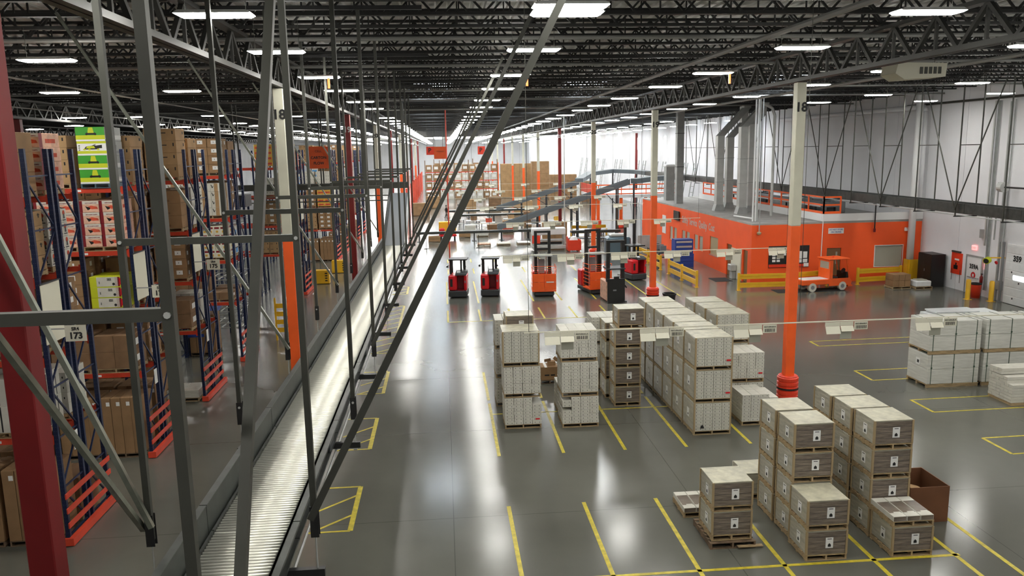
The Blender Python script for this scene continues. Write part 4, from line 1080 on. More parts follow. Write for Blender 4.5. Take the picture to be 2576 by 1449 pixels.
# ------------------------------------------------------------------ suspended conveyor by the long wall
t = thing('suspended_conveyor', 'long dark suspended conveyor running past the white wall', 'conveyor', (26.6, 0, 0))
y = 18.
while y < 102:
    MB().box(-.45, y + .01, 5.36, -.38, y + 3.99, 5.87).box(.38, y + .01, 5.36, .45, y + 3.99, 5.87).box(-.38, y + .01, 5.45, .38, y + 3.99, 5.5).build('trough', 'rail_metal', t); y += 4
MB().path([(-.40, 18, 5.27), (-.40, 60, 5.27), (-.4, 102, 5.27)], .03, 6).build('air_line', 'galv', t)
HY = [20.95 + 3.52*i for i in range(20)]
for i, y in enumerate(HY):
    for x in (-.55, .55): MB().box(x - .025, y - .025, 5.24, x + .025, y + .025, 11.95).build('drop_rod', 'steel', t)
    MB().box(-.62, y - .03, 5.18, .62, y + .03, 5.24).build('base_arm', 'black', t)
    MB().box(-.525, y - .02, 8.78, .525, y + .02, 8.82).build('cross_strut', 'steel', t)
    if i % 2 == 1 and i < 18:
        MB().bar((-.60, y, 5.55), (-.60, y - 3.1, 11.85), .045).build('sway_brace', 'steel', t)
        MB().bar((-.60, y, 5.55), (-.60, y + 3.1, 11.85), .045).build('sway_brace', 'steel', t)

# ------------------------------------------------------------------ long wall fittings
WX = XR_ - .005
d = struct(MB().box(WX - .06, 43.45, .01, WX, 44.75, 2.2).build('door_4', 'white'))
text('359A', .36, 'ink', d, (WX - .065, 44.1, 1.62), (PI/2, 0, -PI/2), bold=.018)
MB().tube((WX - .075, 44.1, 1.12), (WX - .062, 44.1, 1.12), .2, 20).build('stop_disc', 'red', d); MB().box(WX - .08, 44.03, 1.04, WX - .076, 44.17, 1.2).build('stop_mark', 'white', d)
MB().box(WX - .09, 43.36, 0, WX, 43.44, 2.3).box(WX - .09, 44.76, 0, WX, 44.84, 2.3).box(WX - .09, 43.44, 2.21, WX, 44.76, 2.3).build('door_frame', 'galv_dull', d)
MB().box(WX - .11, 43.6, .95, WX - .065, 44.6, 1.0).build('push_bar', 'galv_dull', d)
t = struct(MB().box(WX - .1, 37.9, .02, WX, 41.4, 3.32).build('door_5', 'white'))
for k in range(7): MB().box(WX - .125, 37.95, .02 + .47*k, WX - .101, 41.35, .02 + .47*k + .43, c=.01).build('door_section', 'sheet_white', t)
for y, z in ((39.5, 2.2), (40.2, 1.2), (40.8, 1.75), (40.6, .3), (39.0, .7), (39.5, 1.7)): MB().box(WX - .14, y, z, WX - .126, y + .08, z + .1).build('hinge', 'charcoal', t)
MB().box(WX - .132, 39.9, 1.42, WX - .127, 40.7, 1.65).build('vision_pane', 'window_light', t)
text('359', .42, 'ink', t, (WX - .13, 40.5, 2.56), (PI/2, 0, -PI/2), bold=.022)
for y, nm in ((41.55, 'near'), ):
    MB().box(WX - .2, y, .0, WX - .1, y + .12, 3.4).build('door_track', 'grey', t)
    MB().box(WX - .34, y + .02, 3.4, WX - .28, y + .12, 6.7).box(WX - .6, y + .02, 6.6, WX - .3, y + .12, 6.7).box(WX - .6, y + .3, 3.5, WX - .54, y + .36, 6.7).build('lift_frame', 'galv_dull', t)
MB().tube((WX - .55, 41.4, 6.45), (WX - .55, 41.75, 6.45), .28, 18).build('cable_drum', 'galv', t); MB().tube((WX - .55, 37, 6.45), (WX - .55, 41.4, 6.45), .05, 10).build('shaft', 'black', t)
d6 = struct(MB().box(WX - .1, 32.2, .02, WX, 35.7, 3.32).build('door_6', 'white'))
for k in range(7): MB().box(WX - .125, 32.25, .02 + .47*k, WX - .101, 35.65, .02 + .47*k + .43, c=.01).build('door_section', 'sheet_white', d6)
def bollard(x, y, lab): 
    t = thing('bollard', lab, 'bollard', (x, y, 0)); MB().lathe([(.13, 0), (.13, 1.1), (.1, 1.17), (0, 1.19)], 18).build('post', 'yellow', t, None, True); MB().cb(0, 0, 0, .34, .34, .012).build('foot', 'yellow', t)
bollard(29.9, 42.55, 'yellow bollard beside the orange waste bin'); bollard(30.75, 41.75, 'yellow bollard at the dock door numbered 359')
t = thing('waste_bin', 'round orange waste bin with black rim by the door 359A', 'bin', (30.65, 42.95, 0))
MB().lathe([(0, .0), (.24, 0), (.29, .78)], 22).build('body', 'plastic_orange', t, None, True); MB().lathe([(.29, .78), (.31, .8), (.31, .86), (.27, .86), (.25, .7), (0, .69)], 22).build('rim', 'black', t)
t = thing('fire_extinguisher', 'red fire extinguisher on the white wall after door 359A', 'extinguisher', (WX - .22, 43.15, .75))
MB().lathe([(0, 0), (.09, 0), (.09, .42), (.03, .5), (.03, .56), (0, .56)], 16).build('cylinder', 'red_dark', t, None, True); MB().box(-.02, -.09, .56, .03, .04, .62).build('valve', 'black', t)
tag(MB().box(WX - .012, 43.13, 1.6, WX, 43.28, 2.15).build('extinguisher_sign', 'exit_red'), 'narrow red sign on the white wall above the extinguisher', 'sign')
t = thing('exit_sign', 'small red lit exit sign on the white wall above door 359A', 'sign', (WX - .05, 44.2, 2.62))
MB().box(-.03, -.2, 0, .05, .2, .26).build('body', 'exit_red', t); text('EXIT', .17, 'paper', t, (-.035, 0, .13), (PI/2, 0, -PI/2), bold=.006)
t = thing('tool_board', 'orange tool board with hanging black tools on the white wall', 'board', (WX - .03, 45.75, .95))
MB().box(-.02, -.5, 0, .03, .5, 1.3).build('panel', 'plastic_orange', t); MB().box(-.05, -.15, .3, -.021, .2, .55).box(-.05, -.03, .55, -.021, .05, .7).build('tool', 'black', t)
MB().box(-.08, -.35, 1.32, .02, .45, 1.42).build('shelf_bracket', 'steel', t); MB().box(-.045, -.25, .85, -.021, .15, .95).build('label_plate', 'paper', t)
for y, z in ((-.45, -.5), (.35, -.4)): MB().tube((-.05, y, z), (-.05, y, .3), .015, 6).build('handle', 'steel', t)
t = thing('electric_box', 'grey electrical box with conduits on the white wall', 'electrical box', (WX - .13, 42.6, 0))
MB().box(-.05, -1.0, .65, .13, -.6, 1.15, c=.01).build('lower_box', 'galv_dull', t); MB().box(.0, .75, 3.4, .13, 1.15, 3.9).build('upper_box', 'galv_dull', t)
for y in (.35, .45, .55, -.8): MB().tube((.08, y, 1.15 if y < 0 else 0.4), (.08, y, 11.2), .03, 8).build('conduit', 'galv_dull', t)
MB().box(-.02, .62, 3.0, .05, .72, 11.2).build('cable_tray', 'galv', t)
t = thing('dock_light', 'yellow dock lamp on a jointed arm beside the dock door', 'lamp', (WX - .45, 41.9, 2.35))
MB().bar((.44, -.3, .15), (-.2, .1, .12), .07, .07).build('arm', 'yellow', t); MB().tube((-.25, .12, 0), (-.45, .02, -.05), .19, 16).build('lamp_head', 'lime', t); MB().tube((-.45, .02, -.05), (-.47, .01, -.055), .14, 16).build('lens', 'black', t)
MB().tube((-.05, -.3, -.1), (-.1, -.3, -.12), .1, 12).build('signal_lamp', 'red', t)
t = thing('storage_cabinet', 'tall black two door cabinet against the white wall', 'cabinet', (30.65, 47.3, 0), .0)
MB().box(-.45, -.7, .0, .45, .7, 2.05).build('body', 'black', t)
for y in (-.69, .005): MB().box(-.47, y, .1, -.451, y + .685, 2.0).build('door', 'black', t)
MB().box(-.5, -.05, .95, -.47, -.03, 1.1).build('handle', 'grey', t)
tag(MB().tube((30.35, 49.2, .0), (30.35, 49.2, 12.0), .22, 18).build('downpipe_casing', 'white', None, None, True), 'white round pillar at the office end against the wall', 'pillar')
t = thing('pillar_guard', 'yellow angled guard wrapped round the white pillar foot', 'guard', (30.35, 49.0, 0))
MB().box(-.36, -.16, 0, -.26, .3, 1.45).box(-.26, -.26, 0, .36, -.16, 1.45).build('plate', 'yellow', t)
tag(MB().path([(31.0, 72, 11.2), (31.0, 49.8, 11.2), (31.0, 49.6, 10.9), (31.0, 49.6, 4.6)], .16, 12).build('wall_pipe', 'wall_white', None, None, True), 'large white pipe running along the wall top then down', 'pipe')
tag(MB().tube((XR_ - .1, 20, 11.35), (XR_ - .1, 52, 11.35), .07, 8).build('wall_main_pipe', 'steel'), 'dark pipe running along the top of the white wall', 'pipe')
for i, y in enumerate((36.2, 42.05)): tag(MB().box(XR_ - .1, y, 0, XR_ - .01, y + .1, 11.1).build('wall_conduit_column', 'galv_dull'), f'grey vertical cable trunking on the white wall, {["first", "second", "third", "fourth"][i]} along from the camera', 'trunking')
t = thing('brown_carton_load', 'brown cartons on a pallet before the yellow rail by the office window', 'pallet load', (28.25, 46.9, 0))
pallet(t, 1.2, 1.0, 'wood')
for i in range(3):
    for k in range(2): MB().box(-.56 + .38*i, -.45, .135 + .38*k, -.56 + .38*i + .37, .45, .135 + .38*k + .37, c=.01).build('carton', 'carton', t)
t = thing('white_parts_pallet', 'low white bagged goods on a pallet beside the brown cartons', 'pallet load', (29.5, 46.6, 0))
pallet(t, 1.1, 1.0, 'wood'); MB().cb(0, 0, .135, 1.0, .9, .35, c=.04).build('carton', 'sheet_white', t); MB().box(-.3, -.3, .486, .3, .25, .56, c=.02).build('pouch', 'window_grey', t)
t = thing('charger_stand', 'round black bin beside the guarded foot of column 19', 'bin', (12.75, 43.9, 0))
MB().lathe([(0, 0), (.3, 0), (.36, .6), (.40, .62), (.40, .7), (.34, .7), (.30, .25), (0, .24)], 22).build('body', 'black', t)
# desk, tool cabinet and chairs by the office
t = thing('tool_cabinet', 'blue tool cabinet with drawers by the office side', 'cabinet', (17.9, 58.4, 0))
MB().box(-.75, -.5, .0, .75, .5, 1.0).build('base', 'blue', t); MB().box(-.7, -.45, 1.01, .7, .45, 2.1).build('top_chest', 'blue', t)
for k in range(5): MB().box(-.6, -.475, 1.12 + .18*k, .6, -.452, 1.26 + .18*k).build('drawer', 'blue' if k % 2 else 'galv', t)
for k in range(3): MB().box(-.65, -.525, .2 + .26*k, .65, -.502, .42 + .26*k).build('drawer', 'blue', t)
t = thing('work_desk', 'long dark work bench with monitors beside the guard rail', 'bench', (16.9, 61.3, 0))
MB().box(-.5, -1.8, .85, .5, 1.8, .93).build('top', 'charcoal', t)
for x in (-.45, .45):
    for y in (-1.7, 1.7): MB().box(x - .04, y - .04, 0, x + .04, y + .04, .85).build('leg', 'steel', t)
MB().box(-.5, -.2, .3, .5, .9, .35).build('shelf', 'charcoal', t)
for i, (y, w_) in enumerate(((-1.2, .5), (-.3, .6), (.8, .5))):
    q = thing('desk_monitor', f'grey desk machine on the dark work bench, {["first", "second", "third"][i]} along', 'monitor', (16.9, 61.3 + y, .935))
    MB().cb(0, 0, 0, .3, .2, .05).build('stand', 'charcoal', q); MB().cb(0, 0, .05, w_, .12, .42, c=.02).build('housing', 'grey', q)
t = thing('room_divider', 'pale grey partition screen behind the work bench', 'screen', (17.0, 64.6, 0))
MB().box(-1.0, -.04, .1, 1.0, .04, 1.75).build('panel', 'galv', t); MB().box(-.9, -.3, 0, -.82, .3, .1).box(.82, -.3, 0, .9, .3, .1).build('foot', 'steel', t)
# ================================================================== far hall
def far_conveyor(lab, x0, x1, y, z, m='grey', d=.9, legs=4):
    t = thing('floor_conveyor', lab, 'conveyor', (0, y, 0))
    MB().box(x0, -d/2, z - .16, x1, d/2, z).build('bed', m, t); MB().box(x0, -d/2 - .05, z - .2, x1, -d/2 - .005, z + .05).build('side_rail', 'rail_metal', t)
    for i in range(legs):
        x = x0 + .3 + (x1 - x0 - .6)*i/(legs - 1); MB().box(x - .05, -d/2, .031, x + .05, -d/2 + .08, z - .21).build('leg', 'charcoal', t); MB().box(x - .05, d/2 - .08, .031, x + .05, d/2, z - .165).build('leg', 'charcoal', t); MB().box(x - .25, -d/2 - .02, .0, x + .25, d/2, .03).build('foot_plate', 'charcoal', t)
far_conveyor('long grey cross conveyor on legs closest beyond the trucks', -2.8, 11.5, 79.5, 1.0, legs=6)
far_conveyor('pale cross conveyor with trestles behind the first cross conveyor', 1.6, 13, 99, 1.1, 'galv', 1.2, 6)
far_conveyor('pale roller table behind the person, far down the hall', .3, 12, 108, 1.0, 'galv', 1.6, 5)
far_conveyor('dark cross conveyor running under the belt incline', 12.2, 17.0, 76, 1.1, 'charcoal', 1.0, 4)
def incline(lab, x0, z0, x1, z1, y, w=.9, legs=3):
    t = thing('belt_incline', lab, 'conveyor', (0, y, 0)); b = MB(); n = 0
    for _ in (0, ):
        b.prism([(x0, z0 - .25), (x1, z1 - .25), (x1, z1 + .3), (x0, z0 + .3)], 'y', -w/2 - .06, -w/2)
    b.build('side_rail', 'belt_rail', t); MB().prism([(x0, z0 - .05), (x1, z1 - .05), (x1, z1 + .1), (x0, z0 + .1)], 'y', -w/2 + .001, w/2).build('belt', 'belt_grey', t)
    MB().prism([(x0, z0 - .25), (x1, z1 - .25), (x1, z1 + .3), (x0, z0 + .3)], 'y', w/2 + .001, w/2 + .06).build('side_rail', 'belt_rail', t)
    for i in range(1, legs + 1):
        f = i/(legs + .3); x = x0 + (x1 - x0)*f; z = z0 + (z1 - z0)*f
        MB().box(x - .07, -w/2, 0, x + .07, -w/2 + .1, z - .1).box(x - .07, w/2 - .1, 0, x + .07, w/2, z - .1).build('leg', 'charcoal', t)
        MB().bar((x, -w/2 + .15, z*.6), (x - 1.2, -w/2 + .15, z*.6 + z*.35 - .5), .07).build('strut', 'charcoal', t)
incline('dark belt incline climbing from the first cross conveyor toward the office', 5.4, 1.15, 19.0, 5.5, 80.6)
incline('dark belt incline further back, climbing beside the brown panels', 6.4, 1.9, 16.5, 4.9, 96.5)
t = thing('curved_conveyor', 'grey curved overhead conveyor bending above the orange mezzanine', 'conveyor', (0, 0, 0))
ap = [(19.5, 80.6, 5.55), (21.6, 81.6, 5.72), (23.6, 83.2, 5.7), (25.5, 86.5, 5.64)]
bb = MB()
for p, q in zip(ap, ap[1:]): bb.bar(p, q, 1.0, .5)
bb.build('trough', 'belt_rail', t)
for p in ap[:3]: MB().box(p[0] - .08, p[1] - .08, 0 if p[1] < 86 else 3.76, p[0] + .08, p[1] + .08, p[2] - .26).build('leg', 'charcoal', t)
t = thing('curved_conveyor', 'grey overhead conveyor curve joining the wall conveyor to the back incline', 'conveyor', (0, 0, 0))
ap = [(26.6, 102.1, 5.62), (26.0, 106, 5.7), (23.4, 109, 5.8), (19.8, 106.5, 5.55), (16.8, 97.9, 5.05)]
bb = MB()
for p, q in zip(ap, ap[1:]): bb.bar(p, q, 1.0, .5)
bb.build('trough', 'belt_rail', t)
for p in ap[1:4]: MB().box(p[0] - .08, p[1] - .08, 0, p[0] + .08, p[1] + .08, p[2] - .26).build('leg', 'charcoal', t)
t = thing('mezzanine_deck', 'orange and white raised conveyor deck on orange posts beyond the office', 'mezzanine', (20.5, 94, 0))
MB().box(-3.6, -6, 3.4, 5.5, 3, 3.75).build('deck', 'white', t)
for x in (-3.2, -.6, 2.2, 5.2):
    MB().box(x - .16, -5.9, 0, x + .16, -5.6, 3.39).build('post', 'orange', t); g = MB().lathe([(.2, .02), (.34, .02), (.37, .1), (.34, .3), (.37, .4), (.34, .62), (.37, .72), (.3, 1.0), (.2, 1.0)], 14).build('guard_sleeve', 'plastic_orange', t, (x, -5.75, 0))
    MB().box(x - .04, -6, 3.751, x + .04, -5.92, 4.85).build('rail_post', 'orange', t)
for z in (3.8, 4.3, 4.8): MB().box(-3.6, -6.04, z, 5.5, -5.97, z + .12).build('rail', 'orange', t)
MB().box(-3.62, -5.9, 3.8, -3.58, 3, 4.85).build('side_rail', 'guard_orange', t)
t = thing('yellow_gate', 'yellow and black gate post between the mezzanine posts', 'post', (18.6, 84.5, 0)); MB().box(-.12, -.12, 0, .12, .12, 3.0).build('post', 'yellow', t); MB().box(-.2, -.2, 0, .2, .2, .03).build('foot', 'black', t)

# goods on the far floor
def box_stack(lab, x, y, w, d, h, n, m='carton', nx=1):
    t = thing('brown_load', lab, 'pallet load', (x, y, 0)); pallet(t, w, d, 'wood')
    for k in range(n):
        for i in range(nx): MB().box(-w/2 + i*w/nx + .01, -d/2 + .01, .14 + k*h/n, -w/2 + (i + 1)*w/nx - .01, d/2 - .01, .14 + (k + 1)*h/n - .015, c=.015).build('carton', m, t)
place = ['beside the first', 'past the second', 'by the third', 'near the fourth', 'by the fifth', 'before the sixth', 'behind the seventh', 'past the eighth']
box_stack('two large brown door cartons standing behind the orange picker mast', 10.55, 75.5, 2.4, .5, 1.9, 1, nx=2)
box_stack('tall brown carton wall far back beside the red column', 14.6, 150, 7.5, 2, 6.2, 1, 'carton_light', 3)
box_stack('tall wrapped brown stack far back between two orange columns', 17.8, 146, 3.2, 2, 6.6, 3, 'carton')
box_stack('wide brown stack far back beside the hanging ladders', 20.8, 138, 4.6, 2, 4.4, 4, 'carton', 2)
box_stack('narrow brown stack beside the columns near the long wall', 24.2, 132, 2.6, 2, 3.4, 3, 'carton_dark')
box_stack('brown stack at the foot of the far red column', 7.6, 118, 1.8, 1.6, 2.0, 5, 'carton_dark')
box_stack('tan carton load behind the belt incline', 11.2, 112, 2.6, 1.4, 1.7, 2, 'carton_light')
box_stack('big brown box standing by the far left guard posts', -3.1, 112, 2.3, 1.5, 1.7, 1, 'carton')
box_stack('pinkish brown box further along the far left guard posts', -1.6, 126, 2.0, 1.5, 1.8, 1, 'carton_light')
box_stack('brown box beside the orange pump trucks far back', 4.2, 121, 1.5, 1.2, 1.5, 1, 'carton_light')
box_stack('brown carton stack under the label rail on the far incline side', 9.7, 92, .9, .9, 1.7, 2, 'carton_dark')
for i, (x, y, h, n) in enumerate(((-1.0, 79.0, .5, 2), (2.1, 82.6, .45, 2), (4.0, 83.2, .5, 1), (5.3, 86.8, .8, 2), (2.9, 89, .6, 2), (6.9, 86.0, .6, 1), (7.3, 91, .8, 1))):
    box_stack(f'low mixed carton pallet on the far floor {["under the conveyor end", "behind the first cross conveyor", "one along behind the cross conveyor", "with open cartons", "below the pale tables", "with pink cartons", "below the incline foot"][i]}', x, y, 1.2, 1.0, h, n, ['carton', 'carton_light', 'carton_white', 'carton_dark', 'carton_white', 'carton_red', 'carton'][i])
for i, (x, y) in enumerate(((3.75, 75.3), (5.6, 75.2), (7.55, 75.6))):
    t = thing('flat_skid', f'flat pale skid lying on the bright floor, {["first", "second", "third"][i]} along', 'skid', (x, y, 0)); pallet(t, 1.25, 1.1, 'wood', .13); MB().cb(0, 0, .131, 1.2, 1.05, .10, c=.01).build('board', ['pink', 'cream', 'paper'][i], t)
for i, (x, y) in enumerate(((-1.7, 73.9), (3.15, 73.6))):
    t = thing('floor_post', f'thin steel post with round foot on the bright floor, {["close to the conveyor", "in mid floor"][i]}', 'post', (x, y, 0)); MB().tube((0, 0, .03), (0, 0, 1.2), .03, 8).build('stem', 'steel', t); MB().tube((0, 0, 0), (0, 0, .03), .22, 16).build('foot', 'steel', t)
for i, (x, y, m, lab) in enumerate(((3.4, 93.5, 'carton_dark', 'dark open carton'), (5.0, 90.5, 'carton_red', 'red printed carton'), (7.9, 94.6, 'carton_light', 'tan carton'), (9.9, 87.5, 'grey', 'grey parts tray'), (1.6, 95.5, 'carton', 'brown carton'), (12.9, 90.8, 'carton_yellow', 'amber carton'))):
    t = thing('packing_table', f'pale packing table carrying a {lab}, far down the hall', 'table', (x, y, 0))
    MB().box(-.8, -.45, .78, .8, .45, .84).build('top', 'sheet_white', t)
    for xx in (-.72, .72):
        for yy in (-.38, .38): MB().box(xx - .03, yy - .03, 0, xx + .03, yy + .03, .78).build('leg', 'charcoal', t)
    MB().box(-.7, -.35, .3, .7, .35, .34).build('shelf', 'galv', t)
    t = thing('packing_carton', f'{lab} standing on a pale packing table', 'carton', (x + .1, y, .842)); MB().box(-.35, -.3, 0, .35, -.28, .42).box(-.35, .28, 0, .35, .3, .42).box(-.35, -.28, 0, -.33, .28, .42).box(.33, -.28, 0, .35, .28, .42).box(-.33, -.28, 0, .33, .28, .02).build('body', m, t)
    MB().bar((-.35, 0, .42), (-.5, 0, .5), .5, .01).build('flap', m, t)
# yellow and red tugger
t = thing('tugger_cart', 'yellow and red cart parked behind the first cross conveyor', 'cart', (.35, 81.8, 0))
MB().box(-.9, -.7, .3, .9, .9, .5, c=.04).build('chassis', 'red', t); MB().box(-.9, .2, .5, .9, .9, 1.75, c=.05).build('body', 'yellow', t); MB().box(-.85, -.65, .5, -.3, .1, 1.15, c=.1).build('seat', 'red', t); MB().tube((.5, -.72, .9), (.5, -.5, .9), .3, 14).build('hub', 'maroon', t)
for x in (-.7, .7): MB().tube((x - .1, -.5, .2), (x + .1, -.5, .2), .2, 12).build('wheel', 'rubber', t)
# palletiser machine and red chair by the pickers
t = thing('wrapping_machine', 'white and grey packing machine behind the orange pickers', 'machine', (9.3, 70.6, 0))
MB().box(-1.5, -.6, .15, 1.5, .6, .45, c=.03).build('base', 'galv', t); MB().box(-1.5, -.55, 1.4, 1.5, .55, 2.0, c=.05).build('upper_housing', 'sheet_white', t)
for x in (-1.4, 1.4): MB().box(x - .08, -.5, .45, x + .08, .5, 1.4).build('frame_post', 'galv', t)
MB().box(-1.3, -.4, .8, 1.3, .4, .95).build('table', 'galv_dull', t); MB().tube((-1.2, 0, .6), (1.2, 0, .6), .12, 12).build('drum', 'charcoal', t)
t = thing('orange_stool', 'small orange stool sign standing before the packing machine', 'stand', (8.0, 68.9, 0)); MB().box(-.35, -.03, .8, .35, .03, 1.5).build('plate', 'plastic_orange', t); MB().tube((0, 0, .03), (0, 0, .8), .04, 8).build('stem', 'black', t); MB().tube((0, 0, 0), (0, 0, .03), .3, 14).build('foot', 'black', t)
t = thing('parts_bin', 'red orange open bin cart with bagged film beside the packing machine', 'bin', (11.4, 69.4, 0))
MB().box(-.6, -.5, .1, .6, -.45, 1.0).box(-.6, .45, .1, .6, .5, 1.0).box(-.6, -.45, .1, -.55, .45, 1.3).box(.55, -.45, .1, .6, .45, 1.0).box(-.55, -.45, .1, .55, .45, .15).box(-.5, -.4, .0, -.35, .4, .1).box(.35, -.4, 0, .5, .4, .1).build('body', 'plastic_orange', t)
MB().lathe([(0, .2), (.42, .2), (.42, .9), (.25, 1.25), (0, 1.35)], 12).build('film_bag', 'sheet_white', t)
t = thing('dark_table', 'black work table behind the black mast truck', 'table', (12.8, 70.5, 0)); MB().box(-1.8, -.45, .95, 1.8, .45, 1.02).build('top', 'charcoal', t)
for x in (-1.7, 1.7):
    for y in (-.4, .4): MB().box(x - .04, y - .04, 0, x + .04, y + .04, .95).build('leg', 'black', t)
t = thing('wrapped_machine', 'bluish machine under clear film beside the yellow rail', 'machine', (14.7, 66.5, 0)); MB().box(-1.0, -.8, 0.02, 1.0, .8, 1.5, c=.12).build('film_cover', 'fridge_blue', t); MB().box(-.7, -.5, 1.505, .7, .5, 1.75, c=.08).build('top_unit', 'galv', t)
# orange and white pallet racking across the far end
def far_rack(x, y, nb, lab):
    t = thing('far_rack', lab, 'pallet rack', (x, y, 0))
    for i in range(nb + 1): MB().box(i*2.7 - .06, -.06, 0, i*2.7 + .06, 1.1, 7.2).build('upright', 'carton_dark', t)
    for z in (1.7, 3.3, 4.9): MB().box(0.062, -.05, z, nb*2.7 - .062, .05, z + .14).build('beam', 'guard_orange', t)
    return t
for r, y in enumerate((150, 168)):
    far_rack(-3.2 + r*1.5, y, 5 - r, f'far pallet rack of white and brown goods, {["first row", "second row"][r]} at the hall end')
    for i in range((5 - r)*2):
        for l, z in enumerate((0, 1.845, 3.445, 5.045)):
            c = ['carton', 'carton_white', 'carton_white', 'carton_light'][(i*7 + l*3 + r) % 4] if i > 1 else 'carton'
            t = tag(MB().cb(0, 0, 0, 1.15, .95, 1.3, c=.02).box(-.35, -.479, .5, .35, -.477, 1.0, 1).build('far_load', [c, 'paper']), f'block of cartons in the far racks, {["first", "second"][r]} row', 'pallet load', f'carton blocks in far rack row {r+1}')
            t.location = (-3.2 + r*1.5 + .7 + 1.35*i, y + .5, z)
for k in range(12):
    y = 105.5 + 7.5*k + (.9 if k in (2, 7) else 0)
    tag(MB().box(-.1, -.9, 0, .1, .9, 4.2).build('rack_guard', 'guard_orange'), 'tall orange rack end panel in the far line beyond the conveyor', 'rack end', 'orange rack end panels').location = (-4.75, y, 0)
# metal ladders and frames leaning on the long wall
for i, y in enumerate((96, 100, 110, 114, 121, 125, 137, 141, 152, 158, 170, 176)):
    t = thing('wall_ladder', 'tall steel ladder frame leaning on the white wall', 'ladder', (30.4, y, 0), 0, 'ladder frames along the long wall')
    for yy in (-.7, .7): MB().bar((-.5, yy, .02), (.55, yy, 6.9), .1, .1).build('stile', 'galv_dull', t)
    for k in range(9): MB().bar((-.45 + .11*k, -.65, .5 + .72*k), (-.45 + .11*k, .65, .5 + .72*k), .07, .07).build('rung', 'galv_dull', t)
# orange hanging signs marked P
def psign(x, y, z, w, h, txt, lab):
    t = thing('hanging_sign', lab, 'sign', (x, y, z)); MB().box(-w/2, -.02, 0, w/2, .02, h).build('cloth', 'plastic_orange' if txt else 'orange_cloth', t)
    for xx in (-w*.4, w*.4): MB().tube((xx, 0, h), (xx, 0, 12.05 - z), .01, 5).build('cord', 'steel', t)
    if txt: text(txt, h*.75, 'ink', t, (-.05, -.03, h*.52), bold=.01)
psign(-.86, 62, 8.68, .62, .62, 'P', 'orange hanging sign marked P beside the larger plain orange sign')
psign(-.12, 60.5, 8.38, .92, .9, '', 'larger plain orange hanging sign overlapping a P sign')
text('MODULE', .13, 'ink', bpy.data.objects['hanging_sign.002'] if 'hanging_sign.002' in bpy.data.objects else None, (0, -.03, .55))
psign(3.0, 61, 8.65, .56, .6, 'P', 'orange hanging sign marked P alone over the bright floor')
tag(MB().tube((.35, 60, 0), (.35, 60, 12.0), .05, 8).build('sprinkler_riser', 'guard_orange'), 'thin red riser pipe from floor to roof in the open hall', 'pipe')
tag(MB().tube((11.0, 72, 0), (11.0, 72, 12.0), .05, 8).build('drop_pipe', 'galv'), 'thin pale riser pipe beside the far columns', 'pipe')

# ------------------------------------------------------------------ people
def person(x, y, rz, lab, top, legs, stride):
    me = bpy.data.meshes.new('person'); o = bpy.data.objects.new('person', me)
    J = [((0,0,.95), .15), ((0,0,1.12), .14), ((0,0,1.35), .17), ((0,0,1.47), .08), ((0,.02,1.56), .085), ((0,.03,1.68), .10), ((0,.02,1.76), .06),
         ((-.20,0,1.42), .065), ((-.25,-stride*.4,1.14), .05), ((-.22,-stride*.2 + .15,.92), .04), ((-.21,-stride*.2 + .22,.84), .035),
         ((.20,0,1.42), .065), ((.25,stride*.4,1.14), .05), ((.22,stride*.4 + .12,.92), .04), ((.21,stride*.4 + .18,.84), .035),
         ((-.09,0,.88), .10), ((-.10,stride*.55,.50), .075), ((-.10,stride*.75 - .06,.09), .05), ((-.10,stride*.75 + .10,.04), .04),
         ((.09,0,.88), .10), ((.10,-stride*.4,.50), .075), ((.10,-stride - .05,.10), .05), ((.10,-stride + .10,.04), .04)]
    E = [(0,1),(1,2),(2,3),(3,4),(4,5),(5,6),(2,7),(7,8),(8,9),(9,10),(2,11),(11,12),(12,13),(13,14),(0,15),(15,16),(16,17),(17,18),(0,19),(19,20),(20,21),(21,22)]
    me.from_pydata([j[0] for j in J], E, []); COL.objects.link(o)
    sk = o.modifiers.new('s', 'SKIN'); sk.use_smooth_shade = True
    for v, (p, r) in zip(me.skin_vertices[0].data, J): v.radius = (r, r)
    me.skin_vertices[0].data[0].use_root = True
    o.modifiers.new('u', 'SUBSURF').render_levels = 2; o.modifiers['u'].levels = 2
    dg = bpy.context.evaluated_depsgraph_get(); dg.update()
    m2 = bpy.data.meshes.new_from_object(o.evaluated_get(dg)); bpy.data.objects.remove(o)
    for q in (top, legs, 'skin', 'black'): m2.materials.append(M[q])
    for p in m2.polygons:
        z = p.center.z; p.use_smooth = True
        p.material_index = 2 if z > 1.5 or (z < .9 and abs(p.center.x) > .17) else (0 if z > .93 else (1 if z > .1 else 3))
    o = link('person', m2, None, (x, y, 0), (0, 0, rz)); tag(o, lab, 'person')
    MB().lathe([(.115, 1.64), (.118, 1.72), (.09, 1.80), (0, 1.83)], 14).build('hair', 'black', o, (0, .01, 0), True)
person(.35, 106.6, -1.2, 'person in dark clothes walking across the bright floor far away', 'black', 'black', .22)
person(2.0, 107.6, .4, 'person in a grey top standing behind the white table far away', 'grey', 'charcoal', .06)
person(13.7, 158, .2, 'person in dark trousers standing far back beside the red column', 'grey', 'black', .08)

